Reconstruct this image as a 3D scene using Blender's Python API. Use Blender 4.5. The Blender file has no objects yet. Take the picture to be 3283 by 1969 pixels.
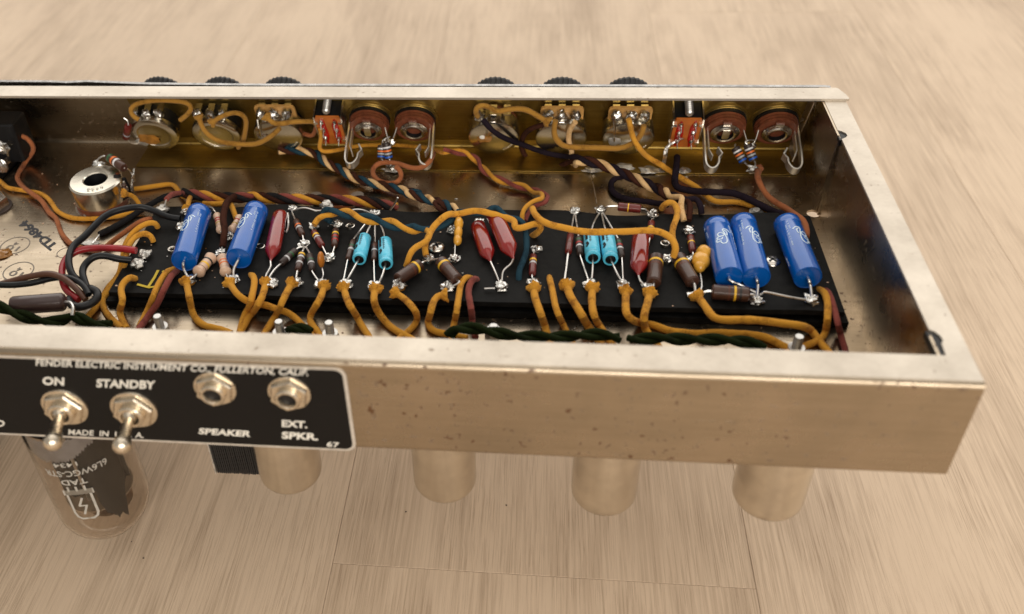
import bpy, bmesh, math, random
from mathutils import Vector, Matrix, noise
random.seed(7)
scene = bpy.context.scene
scene.unit_settings.system = 'METRIC'
scene.unit_settings.scale_length = 0.01          # one unit is one centimetre

# ------------------------------------------------------------------ camera
W0, H0, F, PX, PY = 3283.0, 1969.0, 3050.44, 1350.0, 984.5
CR = Vector((0.992928, 0.10703677, -0.0513529))
CU = Vector((-0.02888802, 0.63739852, 0.7699926))
CF = Vector((-0.11514978, 0.76306373, -0.63598292))
CC = Vector((-14.9322206, -24.20438498, 22.84534434))
cam_data = bpy.data.cameras.new('camera')
cam = bpy.data.objects.new('camera', cam_data)
scene.collection.objects.link(cam)
scene.camera = cam
cam_data.sensor_width = 36
cam_data.lens = F / W0 * 36
cam_data.shift_x = (W0 / 2 - PX) / W0
cam_data.clip_start = 1
cam_data.clip_end = 2000
m = Matrix((CR, CU, -CF)).transposed().to_4x4()
m.translation = CC
cam.matrix_world = m
cam_data.dof.use_dof = True
cam_data.dof.focus_distance = 46.5
cam_data.dof.aperture_fstop = 0.072

# ------------------------------------------------------------------ light
world = bpy.data.worlds.new('World')
scene.world = world
world.use_nodes = True
bg = world.node_tree.nodes['Background']
bg.inputs[0].default_value = (1.0, 0.92, 0.82, 1)
bg.inputs[1].default_value = 0.42
def area(name, loc, target, sx, sy, power, col):
    l = bpy.data.lights.new(name, 'AREA'); l.shape = 'RECTANGLE'; l.size = sx; l.size_y = sy
    l.energy = power; l.color = col
    o = bpy.data.objects.new(name, l); scene.collection.objects.link(o)
    o.location = loc
    o.rotation_euler = (Vector(target) - Vector(loc)).to_track_quat('-Z', 'Y').to_euler()
    return o
area('window_far', (-20, 200, 150), (-16, 10, -5), 430, 240, 560000, (1.0, 0.96, 0.90))
area('ceiling_light', (-15, -30, 260), (-15, -5, -5), 260, 220, 110000, (1.0, 0.94, 0.86))
area('near_fill', (25, -150, 62), (-14, 5, -12), 160, 80, 250000, (1.0, 0.92, 0.82))  # unseen fill added to brighten the rear panel and near floor
scene.view_settings.view_transform = 'Standard'
scene.view_settings.look = 'None'
scene.view_settings.exposure = 0.0
scene.view_settings.gamma = 1

# ------------------------------------------------------------------ photo-measured points to places in the world
CROP = {'A': (0, 200, .33689), 'B': (0, 600, .33689), 'C': (400, 250, .30318), 'D': (1000, 250, .26954),
        'E': (1480, 250, .28283), 'F': (2100, 250, .30329), 'G': (350, 600, .33701), 'H': (800, 600, .33701),
        'I': (1250, 600, .33701), 'J': (1700, 600, .35032), 'K': (2150, 600, .37058), 'L': (0, 1100, .40431),
        'M': (550, 1100, .37057), 'P': (0, 0, 1)}
WN = Vector((0, -.915, -.403)).normalized()       # inward normal of the slanted front panel
WU = Vector((0, -.403, .915)).normalized()        # up along it
WO = Vector((0, 21, 0))
def ray(c, u, v):
    x0, y0, s = CROP[c]
    return CR * ((x0 + u * s - PX) / F) - CU * ((y0 + v * s - PY) / F) + CF
def atz(c, u, v, z):
    d = ray(c, u, v); return CC + d * ((z - CC.z) / d.z)
def aty(c, u, v, y):
    d = ray(c, u, v); return CC + d * ((y - CC.y) / d.y)
def atx(c, u, v, x):
    d = ray(c, u, v); return CC + d * ((x - CC.x) / d.x)
def atw(c, u, v, dd):
    d = ray(c, u, v); return CC + d * (((WO - CC).dot(WN) + dd) / d.dot(WN))
def PT(c, t):
    if len(t) == 4: c, t = t[0], t[1:]
    if isinstance(t[2], str): return atw(c, t[0], t[1], float(t[2]))
    return atz(c, *t)
def PTS(c, L): return [PT(c, t) for t in L]
ZF, ZB, ZG = -4.45, -3.65, -15.0                   # chassis floor, board top, room floor

# ------------------------------------------------------------------ materials
MATS = {}
def nt_new(name):
    mt = bpy.data.materials.new(name); mt.use_nodes = True
    MATS[name] = mt
    n = mt.node_tree.nodes; return mt, n, mt.node_tree.links, n['Principled BSDF']
def simple(name, col, rough=.5, metal=0.0, bump=0.0, bscale=20, var=.12, vscale=3, spec=.5, rv=.1, coat=0):
    mt, n, l, b = nt_new(name)
    tc = n.new('ShaderNodeTexCoord')
    no = n.new('ShaderNodeTexNoise'); no.inputs['Scale'].default_value = vscale; no.inputs['Detail'].default_value = 5
    l.new(tc.outputs['Object'], no.inputs['Vector'])
    mx = n.new('ShaderNodeMix'); mx.data_type = 'RGBA'
    mx.inputs[6].default_value = tuple(c * (1 - var) for c in col) + (1,)
    mx.inputs[7].default_value = tuple(min(1, c * (1 + var)) for c in col) + (1,)
    cr = n.new('ShaderNodeMapRange'); cr.inputs[1].default_value = .3; cr.inputs[2].default_value = .7
    l.new(no.outputs[0], cr.inputs[0]); l.new(cr.outputs[0], mx.inputs[0])
    l.new(mx.outputs[2], b.inputs['Base Color'])
    mr = n.new('ShaderNodeMapRange'); mr.inputs[3].default_value = max(.02, rough - rv); mr.inputs[4].default_value = min(1, rough + rv)
    l.new(no.outputs[0], mr.inputs[0]); l.new(mr.outputs[0], b.inputs['Roughness'])
    b.inputs['Metallic'].default_value = metal
    b.inputs['Specular IOR Level'].default_value = spec
    if coat:
        b.inputs['Coat Weight'].default_value = coat; b.inputs['Coat Roughness'].default_value = .08
    if bump:
        n2 = n.new('ShaderNodeTexNoise'); n2.inputs['Scale'].default_value = bscale; n2.inputs['Detail'].default_value = 3
        l.new(tc.outputs['Object'], n2.inputs['Vector'])
        bp = n.new('ShaderNodeBump'); bp.inputs['Strength'].default_value = bump; bp.inputs['Distance'].default_value = .05
        l.new(n2.outputs[0], bp.inputs['Height']); l.new(bp.outputs[0], b.inputs['Normal'])
    return mt
def cloth(name, col, dark=None):
    mt, n, l, b = nt_new(name)
    dark = dark or tuple(c * .45 for c in col)
    tc = n.new('ShaderNodeTexCoord')
    no = n.new('ShaderNodeTexNoise'); no.inputs['Scale'].default_value = 1.3; no.inputs['Detail'].default_value = 6; no.inputs['Roughness'].default_value = .65
    l.new(tc.outputs['Object'], no.inputs['Vector'])
    fine = n.new('ShaderNodeTexNoise'); fine.inputs['Scale'].default_value = 22; fine.inputs['Detail'].default_value = 3
    l.new(tc.outputs['Object'], fine.inputs['Vector'])
    ad = n.new('ShaderNodeMath'); ad.operation = 'MULTIPLY_ADD'; ad.inputs[1].default_value = .35
    l.new(fine.outputs[0], ad.inputs[0]); l.new(no.outputs[0], ad.inputs[2])
    cr = n.new('ShaderNodeValToRGB')
    cr.color_ramp.elements[0].position = .50; cr.color_ramp.elements[0].color = dark + (1,)
    cr.color_ramp.elements[1].position = .66; cr.color_ramp.elements[1].color = col + (1,)
    l.new(ad.outputs[0], cr.inputs[0]); l.new(cr.outputs[0], b.inputs['Base Color'])
    b.inputs['Roughness'].default_value = .92; b.inputs['Specular IOR Level'].default_value = .10
    b.inputs['Sheen Weight'].default_value = .08 if max(col) > .2 else 0
    bp = n.new('ShaderNodeBump'); bp.inputs['Strength'].default_value = 1; bp.inputs['Distance'].default_value = .045
    l.new(fine.outputs[0], bp.inputs['Height']); l.new(bp.outputs[0], b.inputs['Normal'])
    return mt
def sheet_metal(name, col, dark, rust, rough=.38, metal=.9, rustamt=.62, smx=.15):
    """brushed, stained sheet metal: long faint rolling lines in X, cloudy stains, small rust spots"""
    mt, n, l, b = nt_new(name)
    tc = n.new('ShaderNodeTexCoord')
    mp = n.new('ShaderNodeMapping'); mp.inputs['Scale'].default_value = (smx, 3.2, 3.2)
    l.new(tc.outputs['Object'], mp.inputs[0])
    streak = n.new('ShaderNodeTexNoise'); streak.inputs['Scale'].default_value = 2.2; streak.inputs['Detail'].default_value = 6
    l.new(mp.outputs[0], streak.inputs['Vector'])
    cloud = n.new('ShaderNodeTexNoise'); cloud.inputs['Scale'].default_value = .33; cloud.inputs['Detail'].default_value = 7; cloud.inputs['Roughness'].default_value = .6
    l.new(tc.outputs['Object'], cloud.inputs['Vector'])
    m1 = n.new('ShaderNodeMix'); m1.data_type = 'RGBA'; m1.inputs[6].default_value = dark + (1,); m1.inputs[7].default_value = col + (1,)
    a = n.new('ShaderNodeMath'); a.operation = 'MULTIPLY_ADD'; a.inputs[1].default_value = .45
    l.new(streak.outputs[0], a.inputs[0]); l.new(cloud.outputs[0], a.inputs[2])
    mr = n.new('ShaderNodeMapRange'); mr.inputs[1].default_value = .52; mr.inputs[2].default_value = .92
    l.new(a.outputs[0], mr.inputs[0]); l.new(mr.outputs[0], m1.inputs[0])
    sp = n.new('ShaderNodeTexNoise'); sp.inputs['Scale'].default_value = 3.6; sp.inputs['Detail'].default_value = 2
    l.new(tc.outputs['Object'], sp.inputs['Vector'])
    rr = n.new('ShaderNodeMapRange'); rr.inputs[1].default_value = rustamt + .02; rr.inputs[2].default_value = rustamt + .08
    l.new(sp.outputs[0], rr.inputs[0])
    gate = n.new('ShaderNodeTexNoise'); gate.inputs['Scale'].default_value = .22; gate.inputs['Detail'].default_value = 2
    l.new(tc.outputs['Object'], gate.inputs['Vector'])
    gr = n.new('ShaderNodeMapRange'); gr.inputs[1].default_value = .36; gr.inputs[2].default_value = .55
    l.new(gate.outputs[0], gr.inputs[0])
    mm = n.new('ShaderNodeMath'); mm.operation = 'MULTIPLY'; l.new(rr.outputs[0], mm.inputs[0]); l.new(gr.outputs[0], mm.inputs[1])
    m2 = n.new('ShaderNodeMix'); m2.data_type = 'RGBA'; m2.inputs[7].default_value = rust + (1,)
    l.new(mm.outputs[0], m2.inputs[0]); l.new(m1.outputs[2], m2.inputs[6]); l.new(m2.outputs[2], b.inputs['Base Color'])
    me = n.new('ShaderNodeMath'); me.operation = 'MULTIPLY_ADD'; me.inputs[1].default_value = -metal; me.inputs[2].default_value = metal
    l.new(mm.outputs[0], me.inputs[0]); l.new(me.outputs[0], b.inputs['Metallic'])
    ro = n.new('ShaderNodeMapRange'); ro.inputs[1].default_value = .25; ro.inputs[2].default_value = .75
    ro.inputs[3].default_value = rough + .12; ro.inputs[4].default_value = rough - .08
    l.new(cloud.outputs[0], ro.inputs[0]); l.new(ro.outputs[0], b.inputs['Roughness'])
    bp = n.new('ShaderNodeBump'); bp.inputs['Strength'].default_value = .08; bp.inputs['Distance'].default_value = .05
    l.new(streak.outputs[0], bp.inputs['Height']); l.new(bp.outputs[0], b.inputs['Normal'])
    return mt

STEEL = sheet_metal('chassis_steel', (.46, .38, .285), (.36, .295, .215), (.10, .045, .016), rough=.27, metal=1.0)
STEELF = sheet_metal('flange_steel', (.59, .53, .45), (.50, .445, .375), (.26, .19, .13), rough=.46, metal=.8, rustamt=.66, smx=2.2)
BRASS = sheet_metal('brass_sheet', (.46, .325, .095), (.25, .165, .045), (.10, .04, .01), rough=.40, metal=1.0, rustamt=.64)
FACE = simple('chrome_strip', (.80, .80, .80), .25, 1)
NICKEL = simple('nickel', (.70, .66, .60), .24, 1, var=.15)
NICKELW = simple('warm_nickel', (.72, .64, .52), .26, 1, var=.15)
POTCAN = simple('pot_can', (.70, .655, .56), .24, 1, var=.10, vscale=1.2, rv=.06, bump=.04, bscale=3)
SHIELD = simple('shield_aluminium', (.68, .62, .53), .22, 1, var=.16, vscale=.8, bump=.03, bscale=8)
SPRING = simple('spring_nickel', (.86, .83, .76), .34, .9, var=.06)
SOLDER = simple('solder', (.66, .65, .62), .26, 1, bump=.5, bscale=9, var=.3, rv=.12)
OLDSOLDER = simple('dull_solder', (.60, .58, .54), .42, .8, bump=.5, bscale=10, var=.25)
LEAD = simple('tinned_lead', (.74, .72, .69), .30, 1)
FLUX = simple('amber_flux', (.28, .12, .02), .2, 0, var=.4, coat=.5)
BOARD = simple('black_fibre', (.008, .0078, .0075), .66, 0, bump=.15, bscale=14, var=.5, vscale=2.5, spec=.12)
BLACK = simple('black_plastic', (.007, .007, .008), .42, spec=.3)
BLACKP = simple('black_plate', (.005, .0045, .0045), .5, spec=.2)
WHITEP = simple('white_print', (.72, .70, .64), .5)
PALE = simple('pale_blue_print', (.66, .80, .92), .5)
ETCH = simple('etched_print', (.40, .38, .34), .5)
BORDER = simple('plate_border', (.66, .63, .58), .35, .5)
BLUE = simple('blue_sleeve', (.001, .098, .43), .18, 0, var=.1, vscale=1, coat=.45, bump=.02, bscale=2.5, rv=.03)
BLUEEND = simple('blue_end', (.002, .045, .60), .25, 0, coat=.4)
CYAN = simple('cyan_sleeve', (.10, .57, .80), .25, 0, var=.08, coat=.3)
REDCAP = simple('dipped_red', (.23, .010, .008), .16, 0, var=.15, coat=.7, bump=.06, bscale=4, rv=.04)
YELCAP = simple('dipped_yellow', (.72, .36, .04), .3, 0, var=.1, coat=.3)
ORCAP = simple('dipped_orange', (.50, .17, .02), .35)
BROWNTUBE = simple('brown_tube', (.055, .030, .028), .32, coat=.3)
CBROWN = simple('carbon_brown', (.055, .021, .012), .38, var=.25, coat=.2)
CRED = simple('carbon_maroon', (.13, .014, .010), .34, var=.2, coat=.3)
CDARK = simple('carbon_dark', (.035, .022, .018), .42, var=.25)
CTAN = simple('film_tan', (.68, .46, .32), .36, var=.08, coat=.2)
PHEN = simple('phenolic', (.17, .048, .022), .42, var=.3, vscale=4)
PCB = simple('orange_paxolin', (.48, .13, .02), .38, var=.2, vscale=2, coat=.2)
REDPAINT = simple('red_lacquer', (.42, .008, .005), .22, coat=.4)
PCBY = simple('tan_paxolin', (.55, .30, .09), .42, var=.15)
CONE = simple('threaded_zinc', (.52, .51, .49), .35, .9)
LAMIN = simple('black_lamination', (.010, .010, .011), .5)
RUBBER = simple('black_rubber', (.014, .014, .016), .42, spec=.4)
PVCK = simple('black_pvc', (.006, .007, .009), .36, var=.2, spec=.3)
PVCR = simple('red_pvc', (.30, .012, .018), .32, var=.15)
PVCB = simple('brown_pvc', (.10, .040, .022), .35, var=.15)
INK = simple('stamp_ink', (.03, .03, .035), .6)
FAINT = simple('faint_stamp_ink', (.20, .17, .14), .5, .3)
CHALK = simple('yellow_crayon', (.55, .40, .03), .8)
DARKM = simple('tube_plate_dark', (.022, .020, .019), .4, .3)
GETTER = simple('getter_silver', (.34, .345, .38), .42, .25, bump=.1, bscale=2)
BAND = {k: simple('band_' + k, v, .4) for k, v in dict(
    red=(.42, .02, .015), orange=(.75, .16, .02), yellow=(.85, .50, .03), green=(.02, .09, .03), blue=(.01, .10, .50),
    grey=(.34, .36, .38), white=(.72, .72, .74), black=(.01, .01, .01), brown=(.10, .03, .015), gold=(.50, .32, .08),
    silver=(.55, .55, .56)).items()}
CL = {'yellow': cloth('cloth_yellow', (.66, .31, .036), (.30, .115, .014)),
      'ochre': cloth('cloth_ochre', (.40, .20, .035), (.20, .09, .014)),
      'cream': cloth('cloth_cream', (.76, .50, .24), (.50, .28, .10)),
      'maroon': cloth('cloth_maroon', (.26, .065, .050), (.10, .018, .014)),
      'rust': cloth('cloth_rust', (.38, .13, .05), (.17, .045, .018)),
      'brown': cloth('cloth_brown', (.055, .019, .011), (.018, .007, .005)),
      'black': cloth('cloth_black', (.018, .017, .018), (.008, .008, .008)),
      'purple': cloth('cloth_dark_purple', (.017, .011, .017), (.006, .004, .006)),
      'blue': cloth('cloth_blue', (.020, .055, .080), (.008, .022, .034)),
      'green': cloth('cloth_green', (.013, .021, .005), (.004, .006, .002))}
PVC = {'black': PVCK, 'red': PVCR, 'brown': PVCB}

def glass_mat():
    mt, n, l, b = nt_new('tube_glass')
    b.inputs['Base Color'].default_value = (.80, .75, .69, 1)
    b.inputs['Transmission Weight'].default_value = 1
    b.inputs['Roughness'].default_value = .02
    b.inputs['IOR'].default_value = 1.45
    return mt
GLASS = glass_mat()

def wood():
    mt, n, l, b = nt_new('pale_oak_laminate')
    tc = n.new('ShaderNodeTexCoord'); oi = n.new('ShaderNodeObjectInfo')
    off = n.new('ShaderNodeVectorMath'); off.operation = 'SCALE'; off.inputs[3].default_value = 37
    cx = n.new('ShaderNodeCombineXYZ'); l.new(oi.outputs['Random'], cx.inputs[0]); l.new(oi.outputs['Random'], cx.inputs[1]); l.new(oi.outputs['Random'], cx.inputs[2])
    l.new(cx.outputs[0], off.inputs[0])
    add = n.new('ShaderNodeVectorMath'); l.new(tc.outputs['Object'], add.inputs[0]); l.new(off.outputs[0], add.inputs[1])
    def noi(scale, vec, detail=4, dist=0, rough=.5):
        mp = n.new('ShaderNodeMapping'); mp.inputs['Scale'].default_value = vec; l.new(add.outputs[0], mp.inputs[0])
        t = n.new('ShaderNodeTexNoise'); t.inputs['Scale'].default_value = scale; t.inputs['Detail'].default_value = detail
        t.inputs['Distortion'].default_value = dist; t.inputs['Roughness'].default_value = rough
        l.new(mp.outputs[0], t.inputs['Vector']); return t
    big = noi(.16, (1, .22, 1), 3, .4)                       # cathedral figure
    bands = n.new('ShaderNodeMath'); bands.operation = 'MULTIPLY'; bands.inputs[1].default_value = 34
    l.new(big.outputs[0], bands.inputs[0])
    sn = n.new('ShaderNodeMath'); sn.operation = 'SINE'; l.new(bands.outputs[0], sn.inputs[0])
    fib = noi(6.5, (1, .02, 1), 5, .15, .6)                 # fibres
    pore = noi(27, (1, .014, 1), 2, .1)                      # dark pores
    cloudy = noi(.10, (1, .35, 1), 4)
    pr = n.new('ShaderNodeMapRange'); pr.inputs[1].default_value = .56; pr.inputs[2].default_value = .60; l.new(pore.outputs[0], pr.inputs[0])
    gate = noi(.35, (1, .3, 1), 2)
    gr = n.new('ShaderNodeMapRange'); gr.inputs[1].default_value = .35; gr.inputs[2].default_value = .6; gr.inputs[3].default_value = .25; l.new(gate.outputs[0], gr.inputs[0])
    pg = n.new('ShaderNodeMath'); pg.operation = 'MULTIPLY'; l.new(pr.outputs[0], pg.inputs[0]); l.new(gr.outputs[0], pg.inputs[1])
    s1 = n.new('ShaderNodeMath'); s1.operation = 'MULTIPLY_ADD'; s1.inputs[1].default_value = .07; l.new(sn.outputs[0], s1.inputs[0]); l.new(fib.outputs[0], s1.inputs[2])
    s2 = n.new('ShaderNodeMath'); s2.operation = 'MULTIPLY_ADD'; s2.inputs[1].default_value = .8; l.new(cloudy.outputs[0], s2.inputs[0]); l.new(s1.outputs[0], s2.inputs[2])
    cr = n.new('ShaderNodeValToRGB')
    e = cr.color_ramp.elements
    e[0].position = .50; e[0].color = (.44, .325, .225, 1); e[1].position = 1.25; e[1].color = (.68, .53, .385, 1)
    l.new(s2.outputs[0], cr.inputs[0])
    pv = n.new('ShaderNodeMix'); pv.data_type = 'RGBA'; pv.blend_type = 'MULTIPLY'; pv.inputs[7].default_value = (.42, .34, .28, 1)
    pm = n.new('ShaderNodeMath'); pm.operation = 'MULTIPLY'; pm.inputs[1].default_value = .34; l.new(pg.outputs[0], pm.inputs[0])
    l.new(pm.outputs[0], pv.inputs[0]); l.new(cr.outputs[0], pv.inputs[6])
    tone = n.new('ShaderNodeMapRange'); tone.inputs[3].default_value = .95; tone.inputs[4].default_value = 1.05; l.new(oi.outputs['Random'], tone.inputs[0])
    hs = n.new('ShaderNodeHueSaturation'); l.new(tone.outputs[0], hs.inputs['Value']); l.new(pv.outputs[2], hs.inputs['Color'])
    l.new(hs.outputs[0], b.inputs['Base Color'])
    b.inputs['Roughness'].default_value = .55; b.inputs['Specular IOR Level'].default_value = .35
    bp = n.new('ShaderNodeBump'); bp.inputs['Strength'].default_value = .35; bp.inputs['Distance'].default_value = .04; bp.invert = True
    l.new(pg.outputs[0], bp.inputs['Height']); l.new(bp.outputs[0], b.inputs['Normal'])
    return mt
WOOD = wood()
# ------------------------------------------------------------------ mesh helpers
def frame(o, z, x=(1, 0, 0)):
    z = Vector(z).normalized(); x = Vector(x); x = (x - z * x.dot(z))
    if x.length < 1e-5: x = z.orthogonal()
    x.normalize(); y = z.cross(x)
    M = Matrix((x, y, z)).transposed().to_4x4(); M.translation = Vector(o); return M
def smooth_path(P, step=6):
    P = [Vector(p) for p in P]
    if len(P) < 3: return P
    Q = [P[0] * 2 - P[1]] + P + [P[-1] * 2 - P[-2]]; out = []
    for i in range(1, len(Q) - 2):
        p0, p1, p2, p3 = Q[i - 1:i + 3]
        for k in range(step):
            t = k / step
            out.append(.5 * ((2 * p1) + (p2 - p0) * t + (2 * p0 - 5 * p1 + 4 * p2 - p3) * t * t + (3 * p1 - p0 - 3 * p2 + p3) * t ** 3))
    out.append(P[-1]); return out
def resample(P, ds):
    out = [P[0].copy()]; acc = 0
    for a, b in zip(P, P[1:]):
        L = (b - a).length
        if L < 1e-9: continue
        pos = ds - acc
        while pos <= L:
            out.append(a + (b - a) * (pos / L)); pos += ds
        acc = L - (pos - ds)
    if (out[-1] - P[-1]).length > ds * .3: out.append(P[-1].copy())
    return out
class MB:
    def __init__(s): s.v = []; s.f = []; s.m = []; s.s = []; s.mats = []; s.M = Matrix()
    def mi(s, mat):
        if mat not in s.mats: s.mats.append(mat)
        return s.mats.index(mat)
    def add(s, vs, fs, mat, smooth=True):
        b = len(s.v); s.v += [s.M @ Vector(v) for v in vs]; k = s.mi(mat)
        for f in fs: s.f.append([b + i for i in f]); s.m.append(k); s.s.append(smooth)
    def box(s, a, b, mat, ch=.0):
        x0, y0, z0 = a; x1, y1, z1 = b
        x0, x1 = sorted((x0, x1)); y0, y1 = sorted((y0, y1)); z0, z1 = sorted((z0, z1))
        if ch <= 0:
            vs = [(x, y, z) for z in (z0, z1) for y in (y0, y1) for x in (x0, x1)]
            s.add(vs, [(0, 2, 3, 1), (4, 5, 7, 6), (0, 1, 5, 4), (2, 6, 7, 3), (0, 4, 6, 2), (1, 3, 7, 5)], mat, False)
        else:
            s.prism([(x0 + ch, y0), (x1 - ch, y0), (x1, y0 + ch), (x1, y1 - ch), (x1 - ch, y1), (x0 + ch, y1), (x0, y1 - ch), (x0, y0 + ch)], z0, z1, mat, ch * .6)
    def prism(s, poly, z0, z1, mat, ch=0, smooth=False):
        n = len(poly); cx = sum(p[0] for p in poly) / n; cy = sum(p[1] for p in poly) / n
        if ch:
            w = max(abs(p[0] - cx) for p in poly); h = max(abs(p[1] - cy) for p in poly)
            ins = [(cx + (x - cx) * (1 - ch / w), cy + (y - cy) * (1 - ch / h)) for x, y in poly]
            lay = [(poly, z0), (poly, z1 - ch), (ins, z1)]
        else: lay = [(poly, z0), (poly, z1)]
        vs = [(x, y, z) for P, z in lay for x, y in P]; fs = []
        for j in range(len(lay) - 1):
            for i in range(n):
                k = (i + 1) % n; fs.append((j * n + i, j * n + k, (j + 1) * n + k, (j + 1) * n + i))
        fs.append(tuple(reversed(range(n)))); fs.append(tuple((len(lay) - 1) * n + i for i in range(n)))
        s.add(vs, fs, mat, smooth)
    def lathe(s, prof, mat, seg=24, sq=1.0, smooth=True, wob=0, caps=True):
        """prof: (z, r[, mat for the strip that follows]) along local z"""
        vs = []
        for p in prof:
            for i in range(seg):
                a = 2 * math.pi * i / seg; r = p[1] * (1 + (wob * noise.noise(Vector((math.cos(a) * 2, math.sin(a) * 2, p[0] * 3 + len(s.v)))) if wob else 0))
                vs.append((r * math.cos(a), r * math.sin(a) * sq, p[0]))
        b = len(s.v); s.v += [s.M @ Vector(v) for v in vs]
        for j in range(len(prof) - 1):
            mm = prof[j][2] if len(prof[j]) > 2 else mat; k = s.mi(mm)
            if prof[j][0] == prof[j + 1][0] and prof[j][1] == prof[j + 1][1]: continue
            for i in range(seg):
                q = (i + 1) % seg
                s.f.append([b + j * seg + i, b + j * seg + q, b + (j + 1) * seg + q, b + (j + 1) * seg + i]); s.m.append(k); s.s.append(smooth)
        closed = prof[0][:2] == prof[-1][:2] or not caps
        for j, rev in ((0, True), (len(prof) - 1, False)):
            if prof[j][1] > 1e-4 and not closed:
                L = [b + j * seg + i for i in range(seg)]
                s.f.append(L[::-1] if rev else L); s.m.append(s.mi(mat)); s.s.append(False)
    def tube(s, P, r, mat, seg=8, taper=None):
        P = [Vector(p) for p in P]; n = len(P); T = []
        for i in range(n): T.append((P[min(i + 1, n - 1)] - P[max(i - 1, 0)]).normalized())
        N = T[0].orthogonal().normalized(); vs = []; fs = []
        for i in range(n):
            N = (N - T[i] * N.dot(T[i])); N = N.normalized() if N.length > 1e-6 else T[i].orthogonal().normalized()
            B = T[i].cross(N); rr = r * (taper(i / (n - 1)) if taper else 1)
            for k in range(seg):
                a = 2 * math.pi * k / seg; vs.append(P[i] + (N * math.cos(a) + B * math.sin(a)) * rr)
        for i in range(n - 1):
            for k in range(seg):
                q = (k + 1) % seg; fs.append((i * seg + k, i * seg + q, (i + 1) * seg + q, (i + 1) * seg + k))
        fs.append(tuple(reversed(range(seg)))); fs.append(tuple((n - 1) * seg + k for k in range(seg)))
        s.add(vs, fs, mat, True)
    def ribbon(s, P, wdir, w, mat, th=.02):
        """flat strip of real thickness following P, its width along wdir"""
        P = [Vector(p) for p in P]; n = len(P); wd = Vector(wdir).normalized() * w / 2; vs = []; fs = []
        for i in range(n):
            t = (P[min(i + 1, n - 1)] - P[max(i - 1, 0)]).normalized(); nn = t.cross(wd).normalized() * th / 2
            vs += [P[i] - wd - nn, P[i] + wd - nn, P[i] + wd + nn, P[i] - wd + nn]
        for i in range(n - 1):
            for k in range(4):
                q = (k + 1) % 4; fs.append((4 * i + k, 4 * i + q, 4 * i + 4 + q, 4 * i + 4 + k))
        fs += [(3, 2, 1, 0), tuple(4 * (n - 1) + k for k in range(4))]
        s.add(vs, fs, mat, False)
    def blob(s, c, rx, ry, rz, mat, seg=12, rings=7, wob=.18, half=False, M=None):
        vs = []; fs = []; sd = random.random() * 50; c = Vector(c)
        for j in range(rings + 1):
            ph = math.pi * j / rings * (.5 if half else 1)
            for i in range(seg):
                a = 2 * math.pi * i / seg
                d = Vector((math.sin(ph) * math.cos(a), math.sin(ph) * math.sin(a), math.cos(ph)))
                k = 1 + wob * noise.noise(d * 1.8 + Vector((sd, 0, 0))) * 1.6
                d = Vector((d.x * rx * k, d.y * ry * k, d.z * rz * k))
                vs.append(c + (M @ d if M else d))
        for j in range(rings):
            for i in range(seg):
                q = (i + 1) % seg; fs.append((j * seg + i, (j + 1) * seg + i, (j + 1) * seg + q, j * seg + q))
        s.add(vs, fs, mat, True)
    def build(s, name, parent=None, loc=None, **kw):
        org = Vector(loc) if loc is not None else Vector((0, 0, 0))
        if parent is not None and loc is None: org = world_loc(parent)
        me = bpy.data.meshes.new(name); me.from_pydata([tuple(v - org) for v in s.v], [], s.f)
        for mt in s.mats: me.materials.append(mt)
        me.polygons.foreach_set('material_index', s.m); me.polygons.foreach_set('use_smooth', s.s); me.update()
        bm = bmesh.new(); bm.from_mesh(me); bmesh.ops.recalc_face_normals(bm, faces=bm.faces[:]); bm.to_mesh(me); bm.free()
        if any(s.s): me.set_sharp_from_angle(angle=math.radians(38))
        o = bpy.data.objects.new(name, me); scene.collection.objects.link(o)
        if parent is not None: o.parent = parent; o.location = org - world_loc(parent)
        else: o.location = org
        for k, v in kw.items(): o[k] = v
        return o
def world_loc(o):
    v = Vector((0, 0, 0))
    while o is not None: v += o.location; o = o.parent
    return v
def thing(name, label, cat, loc, group=None):
    o = bpy.data.objects.new(name, None); scene.collection.objects.link(o)
    o.location = loc; o.empty_display_size = .3; o['label'] = label; o['category'] = cat
    if group: o['group'] = group
    return o
def tag(o, label, cat, group=None):
    o['label'] = label; o['category'] = cat
    if group: o['group'] = group
    return o
def structure(name, loc=(0, 0, 0)):
    o = bpy.data.objects.new(name, None); scene.collection.objects.link(o); o.location = loc; o['kind'] = 'structure'; return o

def text_mesh(body, size=1.0, bold=0.0, ext=.006):
    c = bpy.data.curves.new('t', 'FONT'); c.body = body; c.size = size; c.offset = bold; c.extrude = ext; c.resolution_u = 3
    o = bpy.data.objects.new('t', c); scene.collection.objects.link(o)
    dg = bpy.context.evaluated_depsgraph_get(); me = bpy.data.meshes.new_from_object(o.evaluated_get(dg))
    vs = [v.co.copy() for v in me.vertices]; fs = [tuple(p.vertices) for p in me.polygons]
    bpy.data.objects.remove(o); bpy.data.curves.remove(c); bpy.data.meshes.remove(me)
    x0 = min(v.x for v in vs); x1 = max(v.x for v in vs); y0 = min(v.y for v in vs); y1 = max(v.y for v in vs)
    return [Vector(((v.x - x0) / (x1 - x0), (v.y - y0) / (y1 - y0), v.z)) for v in vs], fs
def put_text(mb, body, BL, BR, TL, mat, nrm, bold=.012, lift=.012):
    """unit text box mapped to baseline-left, baseline-right, top-left corners"""
    vs, fs = text_mesh(body, 1, bold); BL, BR, TL = Vector(BL), Vector(BR), Vector(TL); n = Vector(nrm).normalized()
    mb.add([BL + (BR - BL) * v.x + (TL - BL) * v.y + n * (lift + v.z) for v in vs], fs, mat, False)

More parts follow.
